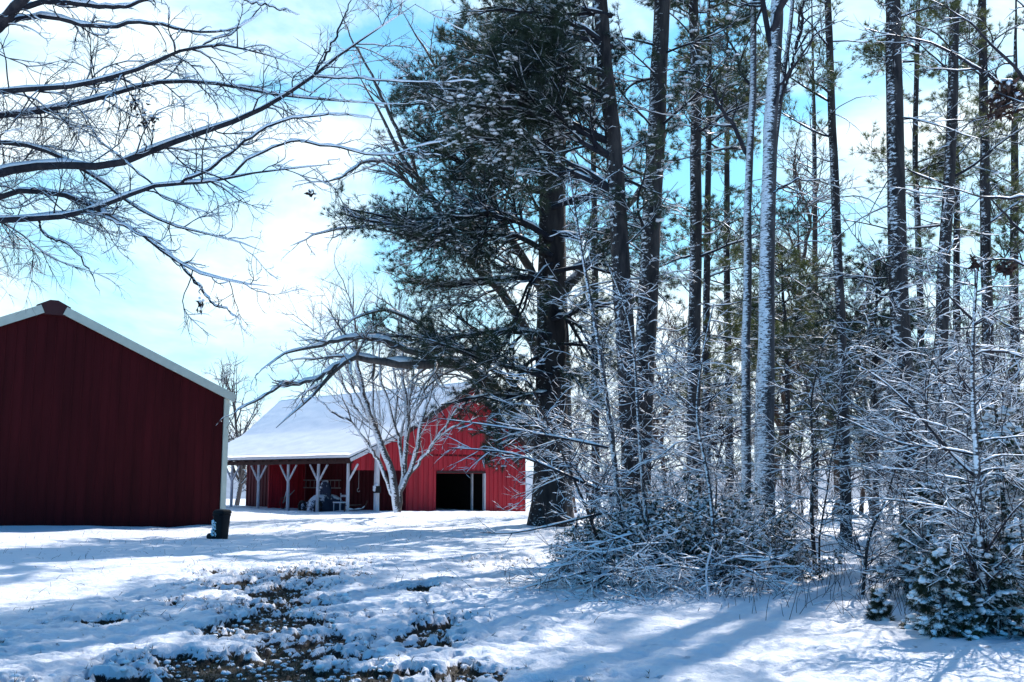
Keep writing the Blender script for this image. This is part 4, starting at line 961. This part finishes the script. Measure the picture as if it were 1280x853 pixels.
# named saplings in front
def traced_sapling(label, pts, Y, w, seed, n1=22, len1=(.2, .45), name='sapling', n2=8, n3=3, ang=(45, 85), bark='white_bark', extra=(), capk=.005):
    rng = np.random.default_rng(seed + 300); b = on(pts[0][0], Y)
    t = thing(name, b, label, 'sapling')
    q = [W(x, y, Y) for x, y in pts]; q[0] = b - [0, 0, .1]; P = resample(q, 18)[None]; R = (w / F * Y / 2) * (1 - np.linspace(0, .75, 18))[None]
    g = Geo(); g.tubes(P, R, 9); g.build('trunk', M[bark], t, b)
    g = Geo(); P1, R1 = kids(P, R, n1, (.12, .98), ang, len1, 12, .55, .13, (0, 0, -.005), .8, .003, rng, maxr=.007)
    if extra:
        ex = np.array([resample([W(*p) for p in e], 12) for e, w_ in extra]); er = np.array([(w_ / F * Y / 2) * (1 - np.linspace(0, .8, 12)) for e, w_ in extra])
        P1 = np.concatenate([P1, ex]); R1 = np.concatenate([R1, er])
    g.tubes(P1, R1, 5); g.caps(P1, R1, capk, .9, rng=rng, gaps=.1)
    P2, R2 = kids(P1, R1, len(P1) * n2, (.1, 1), (25, 60), (.2, .5), 7, .55, .12, (0, 0, 0), .7, .0025, rng); g.tubes(P2, R2, 3); g.caps(P2, R2, capk * .8, .9, sides=3, rng=rng)
    P3, R3 = kids(P2, R2, len(P2) * n3, (.2, 1), (25, 60), (.3, .6), 4, .6, .12, (0, 0, 0), .8, .0018, rng); g.tubes(P3, R3, 3); g.caps(P3, R3, capk * .5, .9, sides=3, rng=rng)
    g.build('branches', [M['twig'], M['snow']], t, b); return t
traced_sapling('tall snowy sapling leaning left, rising from the left part of the thicket', [(778, 690), (770, 590), (752, 450), (735, 360), (722, 285), (712, 215)], 15.2, 9, 1, 26, (.15, .4))
traced_sapling('thin white sapling just in front of the close pair of dark pines', [(812, 690), (800, 560), (793, 440), (788, 400), (760, 330)], 15.4, 7, 2, 22, (.2, .4))
traced_sapling('thin snowy sapling rising from the right part of the thicket', [(893, 715), (887, 600), (868, 520), (880, 430), (892, 380)], 14.4, 6, 3, 26, (.2, .45))
traced_sapling('blue-white snowy sapling in the right foreground beside the snow-laden cedar', [(1226, 800), (1227, 700), (1222, 590), (1214, 480), (1218, 385), (1222, 330)], 10.2, 12, 4, 44, (.18, .42), n2=9,
   extra=[(L([(1224, 600), (1190, 570), (1150, 520), (1100, 470), (1060, 452)], 10.4, 11.5), 5), (L([(1224, 570), (1180, 560), (1130, 558), (1090, 540), (1050, 520)], 10.4, 11.2), 4), (L([(1220, 440), (1260, 440), (1300, 455)], 10.2, 9.8), 4),
          (L([(1216, 400), (1190, 375), (1172, 350)], 10.2, 10.2), 4), (L([(1225, 650), (1180, 635), (1120, 625), (1070, 622)], 10.3, 10.8), 4), (L([(1226, 700), (1265, 640), (1300, 610)], 10.2, 9.6), 4)], capk=.005)
traced_sapling('slim dark sapling standing in the snow right of the thicket', [(1015, 700), (1014, 640), (1017, 560), (1012, 500), (1030, 430)], 15.8, 6, 5, 16, (.2, .45), bark='pine_bark_snowy')
traced_sapling('short forked sapling leaning right in the open snow left of the cedar', [(1070, 730), (1085, 670), (1110, 620), (1125, 560)], 13.2, 5, 6, 18, (.3, .6), bark='pine_bark_snowy')
traced_sapling('thin sapling arching left over the snow beside the left end of the thicket', [(770, 705), (735, 640), (700, 560), (670, 500), (655, 450)], 14.8, 5, 7, 24, (.25, .5), bark='pine_bark_snowy', extra=[(L([(760, 640), (700, 655), (640, 668), (600, 666)], 14.8, 14.2), 4), (L([(765, 620), (700, 590), (640, 565), (560, 560)], 14.8, 14.2), 5), (L([(760, 560), (690, 545), (600, 530), (520, 520)], 14.8, 14.4), 4)])
# cedars and evergreen bush, right foreground
def cedar(label, px, Yp, H, rad, seed, n1=60, name='young_cedar', pad=.5):
    rng = np.random.default_rng(seed + 700); b = on(px, Yp); t = thing(name, b, label, 'cedar')
    P = resample([b - [0, 0, .1], b + [.03, 0, H * .5], b + [0, .02, H]], 10)[None]; R = (.02 + .012 * H) * (1 - np.linspace(0, .9, 10))[None]
    g = Geo(); g.tubes(P, R, 8); g.build('trunk', M['pine_bark'], t, b)
    h = rng.uniform(.06, .97, n1); a = rng.uniform(0, 6.28, n1); S = np.stack([b[0] + 0 * h, b[1] + 0 * h, b[2] + h * H], 1)
    D = np.stack([np.cos(a), np.sin(a), rng.uniform(.1, .6, n1)], 1); P1 = grow(S, D, rad * (1.15 - h) * rng.uniform(.7, 1.2, n1), 7, .1, (0, 0, -.12), rng); R1 = np.full((n1, 7), .006) * (1 - np.linspace(0, .8, 7))
    g = Geo(); g.tubes(P1, R1, 4); P2, R2 = kids(P1, R1, n1 * 6, (.2, 1), (30, 60), (.25, .5), 5, .6, .12, (0, 0, -.06), .6, .002, rng); g.tubes(P2, R2, 3); g.caps(P1, R1, .014, .9, rng=rng, gaps=.1); g.caps(P2, R2, .009, .9, rng=rng); g.build('branches', [M['twig'], M['snow']], t, b)
    C, D = tuft_points(P2, R2, 6, rng, .1); g = Geo(); g.blades(C, D + [0, 0, -.25], 8, .085, .008, .5, 0, rng)
    s_ = rng.random(len(C)) < pad; g.blobs(C[s_] + [0, 0, .015], .008 + .05 * rng.random(s_.sum()) ** 2.5, .6, 1, rng); g.build('foliage', [M['needle'], M['snow']], t, b)
cedar('small cedar weighed down with thick snow, left of the blue-white sapling', 1168, 10.0, .85, .42, 1, 70, pad=.45)
cedar('snow-dusted cedar bush at the foot of the blue-white sapling', 1205, 10.4, 1.0, .6, 2, 60, pad=.35)
cedar('snowy cedar bush at the right edge of the photo', 1272, 10.2, 1.2, .7, 3, 70, pad=.4)
cedar('tiny snow-capped seedling cedar in the open snow left of the snow-laden cedar', 1092, 11.0, .35, .14, 4, 26, pad=.5)
cedar('taller dark cedar behind the blue-white sapling', 1250, 12.2, 2.6, 1.0, 5, 110, pad=.3)
cedar('dark cedar standing behind the snow-laden little cedar', 1160, 12.6, 1.5, .7, 6, 90, pad=.35)

# tree outside the right edge, its whips reaching into the top right corner
lim = [(L([(1480, 320), (1380, 210), (1290, 115), (1240, 55), (1195, 15), (1150, -10)], 9.5, 9), 9, 2), (L([(1480, 300), (1360, 180), (1290, 135), (1230, 92), (1180, 62), (1120, 45), (1070, 50)], 9.5, 9.6), 9, 2),
       (L([(1480, 340), (1380, 300), (1290, 250), (1230, 250), (1170, 230)], 9.5, 9.2), 7, 2), (L([(1480, 400), (1370, 350), (1290, 300), (1240, 250), (1215, 210)], 9.5, 9.5), 7, 2), (L([(1480, 480), (1380, 400), (1290, 330), (1240, 320), (1200, 350)], 9.5, 9.8), 7, 2),
       (L([(1480, 200), (1380, 60), (1300, 20), (1250, -20)], 9.5, 9.2), 8, 2), (L([(1480, 480), (1380, 440), (1290, 420), (1220, 380)], 9.5, 9.9), 7, 2)]
tr_, _, _ = bare_tree('bare tree outside the right edge with snowy whips crossing the top right corner', 'tree', 9.5, lim, trunk=[(1480, 850), (1482, 500), (1480, 200), (1480, 100)], trunk_w=30, top=8, n2=10, n3=4, n4=2, seed=71, twig_r=.0026, l2=(.12, .3), Rmax=.01, tbark='pine_bark_snowy', capadd=.004)
rr = np.random.default_rng(7)
for px, py, Yp, n_, s_, wht in ((1259, 122, 9.4, 70, .075, 1), (1258, 336, 9.6, 16, .04, 0), (1215, 330, 9.7, 8, .03, 0)):
    g = Geo(); c = W(px, py, Yp); q = c + rr.normal(0, 1, (n_, 3)) * [s_, s_, s_ * 1.1]; g.blades(q, np.tile([0, 0, -.6], (n_, 1)), 4, .08, .05, .8, 0, rr)
    if wht: g.blobs(np.vstack([q[::5] + [0, 0, .03], [c + [0, -.02, .13], c + [.03, -.02, .11], c + [-.04, -.02, .10]]]), np.r_[np.full(len(q[::5]), .03), [.07, .06, .06]], .8, 1, rr)
    g.build('leaf_cluster', [M['dead_leaf'], M['snow']], tr_, tr_.location)

# ---- distance
rngd = np.random.default_rng(90)
g = Geo(); hx = np.linspace(-1500, 1500, 200)
V = []
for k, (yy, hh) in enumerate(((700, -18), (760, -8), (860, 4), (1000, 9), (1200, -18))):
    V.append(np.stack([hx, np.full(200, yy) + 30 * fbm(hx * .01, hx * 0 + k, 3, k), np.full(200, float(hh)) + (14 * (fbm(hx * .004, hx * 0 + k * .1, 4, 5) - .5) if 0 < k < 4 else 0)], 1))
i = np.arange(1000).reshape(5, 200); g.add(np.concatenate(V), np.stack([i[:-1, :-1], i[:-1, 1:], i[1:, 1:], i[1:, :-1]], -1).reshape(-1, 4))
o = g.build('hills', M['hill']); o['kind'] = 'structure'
g = Geo(); n = 150
xx = rngd.uniform(-330, 420, n); yy = rngd.uniform(190, 340, n); S = np.stack([xx, yy, gz_base(xx, yy) - .3], 1)
P = grow(S, np.tile([0, 0, 1.], (n, 1)), rngd.uniform(8, 13, n), 6, .06, (0, 0, .05), rngd); R = .2 * (1 - np.linspace(0, .8, 6))[None] * np.ones((n, 1)); g.tubes(P, R, 4)
P2, R2 = kids(P, R, n * 16, (.15, .95), (25, 60), (.25, .5), 5, .5, .14, (0, 0, .05), 1, .03, rngd); g.tubes(P2, R2, 3)
P3, R3 = kids(P2, R2, n * 90, (.1, 1), (25, 60), (.3, .7), 4, .6, .14, (0, 0, .02), 1, .025, rngd); g.tubes(P3, R3, 3)
o = g.build('distant_woods', M['haze_bark']); tag(o, 'pale line of woods far beyond the barns, tinted with painted haze', 'woods', kind='stuff')

# ================================================================== LIGHT, SKY, CAMERA
az, el = math.radians(33), math.radians(37)       # sun: right of straight ahead
w = bpy.data.worlds.new('World'); sc.world = w; w.use_nodes = True; nt = w.node_tree
bg = nt.nodes['Background']
sky = nt.nodes.new('ShaderNodeTexSky'); sky.sky_type = 'NISHITA'; sky.sun_disc = False; sky.sun_elevation = el; sky.sun_rotation = az
sky.air_density = 1.0; sky.dust_density = .3; sky.ozone_density = 1.6
tint = N(nt, 'ShaderNodeMix', data_type='RGBA', blend_type='MULTIPLY'); tint.inputs[0].default_value = 1; tint.inputs[7].default_value = (.26, 1.08, 1.62, 1)
nt.links.new(sky.outputs[0], tint.inputs[6])
tc = nt.nodes.new('ShaderNodeTexCoord'); mp = nt.nodes.new('ShaderNodeMapping'); mp.inputs['Scale'].default_value = (1, 1, 2.0); mp.inputs['Location'].default_value = (.35, .2, .1)
nt.links.new(tc.outputs['Generated'], mp.inputs[0])
nz = nt.nodes.new('ShaderNodeTexNoise'); nz.inputs['Scale'].default_value = 2.3; nz.inputs['Detail'].default_value = 7; nz.inputs['Roughness'].default_value = .55; nz.inputs['Distortion'].default_value = .25
nt.links.new(mp.outputs[0], nz.inputs[0])
sx_ = nt.nodes.new('ShaderNodeSeparateXYZ'); nt.links.new(tc.outputs['Generated'], sx_.inputs[0])
low = math_(nt, 'MULTIPLY', math_(nt, 'SUBTRACT', .26, sx_.outputs[2]), .9)
v = math_(nt, 'ADD', nz.outputs['Fac'], math_(nt, 'MAXIMUM', low, 0.0))
fr_ = math_(nt, 'MULTIPLY', math_(nt, 'ADD', sx_.outputs[1], .05), 3., True)
cl = math_(nt, 'MULTIPLY', ramp(nt, v, [(.475, (0, 0, 0)), (.60, (1, 1, 1))]), fr_)
pf = math_(nt, 'MULTIPLY', math_(nt, 'MULTIPLY', math_(nt, 'SUBTRACT', .68, sx_.outputs[2]), 1.6, True), fr_)
pale = mixc(nt, pf, tint.outputs[2], (4.4, 9.0, 10.8))
mxw = mixc(nt, cl, pale, (9.0, 10.6, 11.4))
nt.links.new(mxw, bg.inputs[0]); bg.inputs[1].default_value = .09
sun = bpy.data.lights.new('sun', 'SUN'); sun.energy = 4.9; sun.angle = math.radians(.5); sun.color = (1, .93, .88)
so = bpy.data.objects.new('sun', sun); COL.objects.link(so)
import mathutils
sd = mathutils.Vector((math.sin(az) * math.cos(el), math.cos(az) * math.cos(el), math.sin(el)))
so.rotation_euler = sd.to_track_quat('Z', 'Y').to_euler(); so.location = (20, 30, 40)
cam = bpy.data.cameras.new('camera'); cam.lens = 35; cam.sensor_width = 36; cam.clip_end = 6000; cam.clip_start = .1
co = bpy.data.objects.new('camera', cam); COL.objects.link(co); co.location = (0, 0, EYE); co.rotation_euler = (math.radians(90) + TH, 0, 0)
sc.camera = co
sc.view_settings.view_transform = 'Standard'; sc.view_settings.look = 'None'; sc.view_settings.exposure = .5; sc.view_settings.gamma = 1
sc.cycles.max_bounces = 6; sc.cycles.diffuse_bounces = 3; sc.cycles.transmission_bounces = 3; sc.cycles.glossy_bounces = 2
print('tris approx', sum(len(o.data.polygons) for o in sc.objects if o.type == 'MESH' and o.data.users == 1))
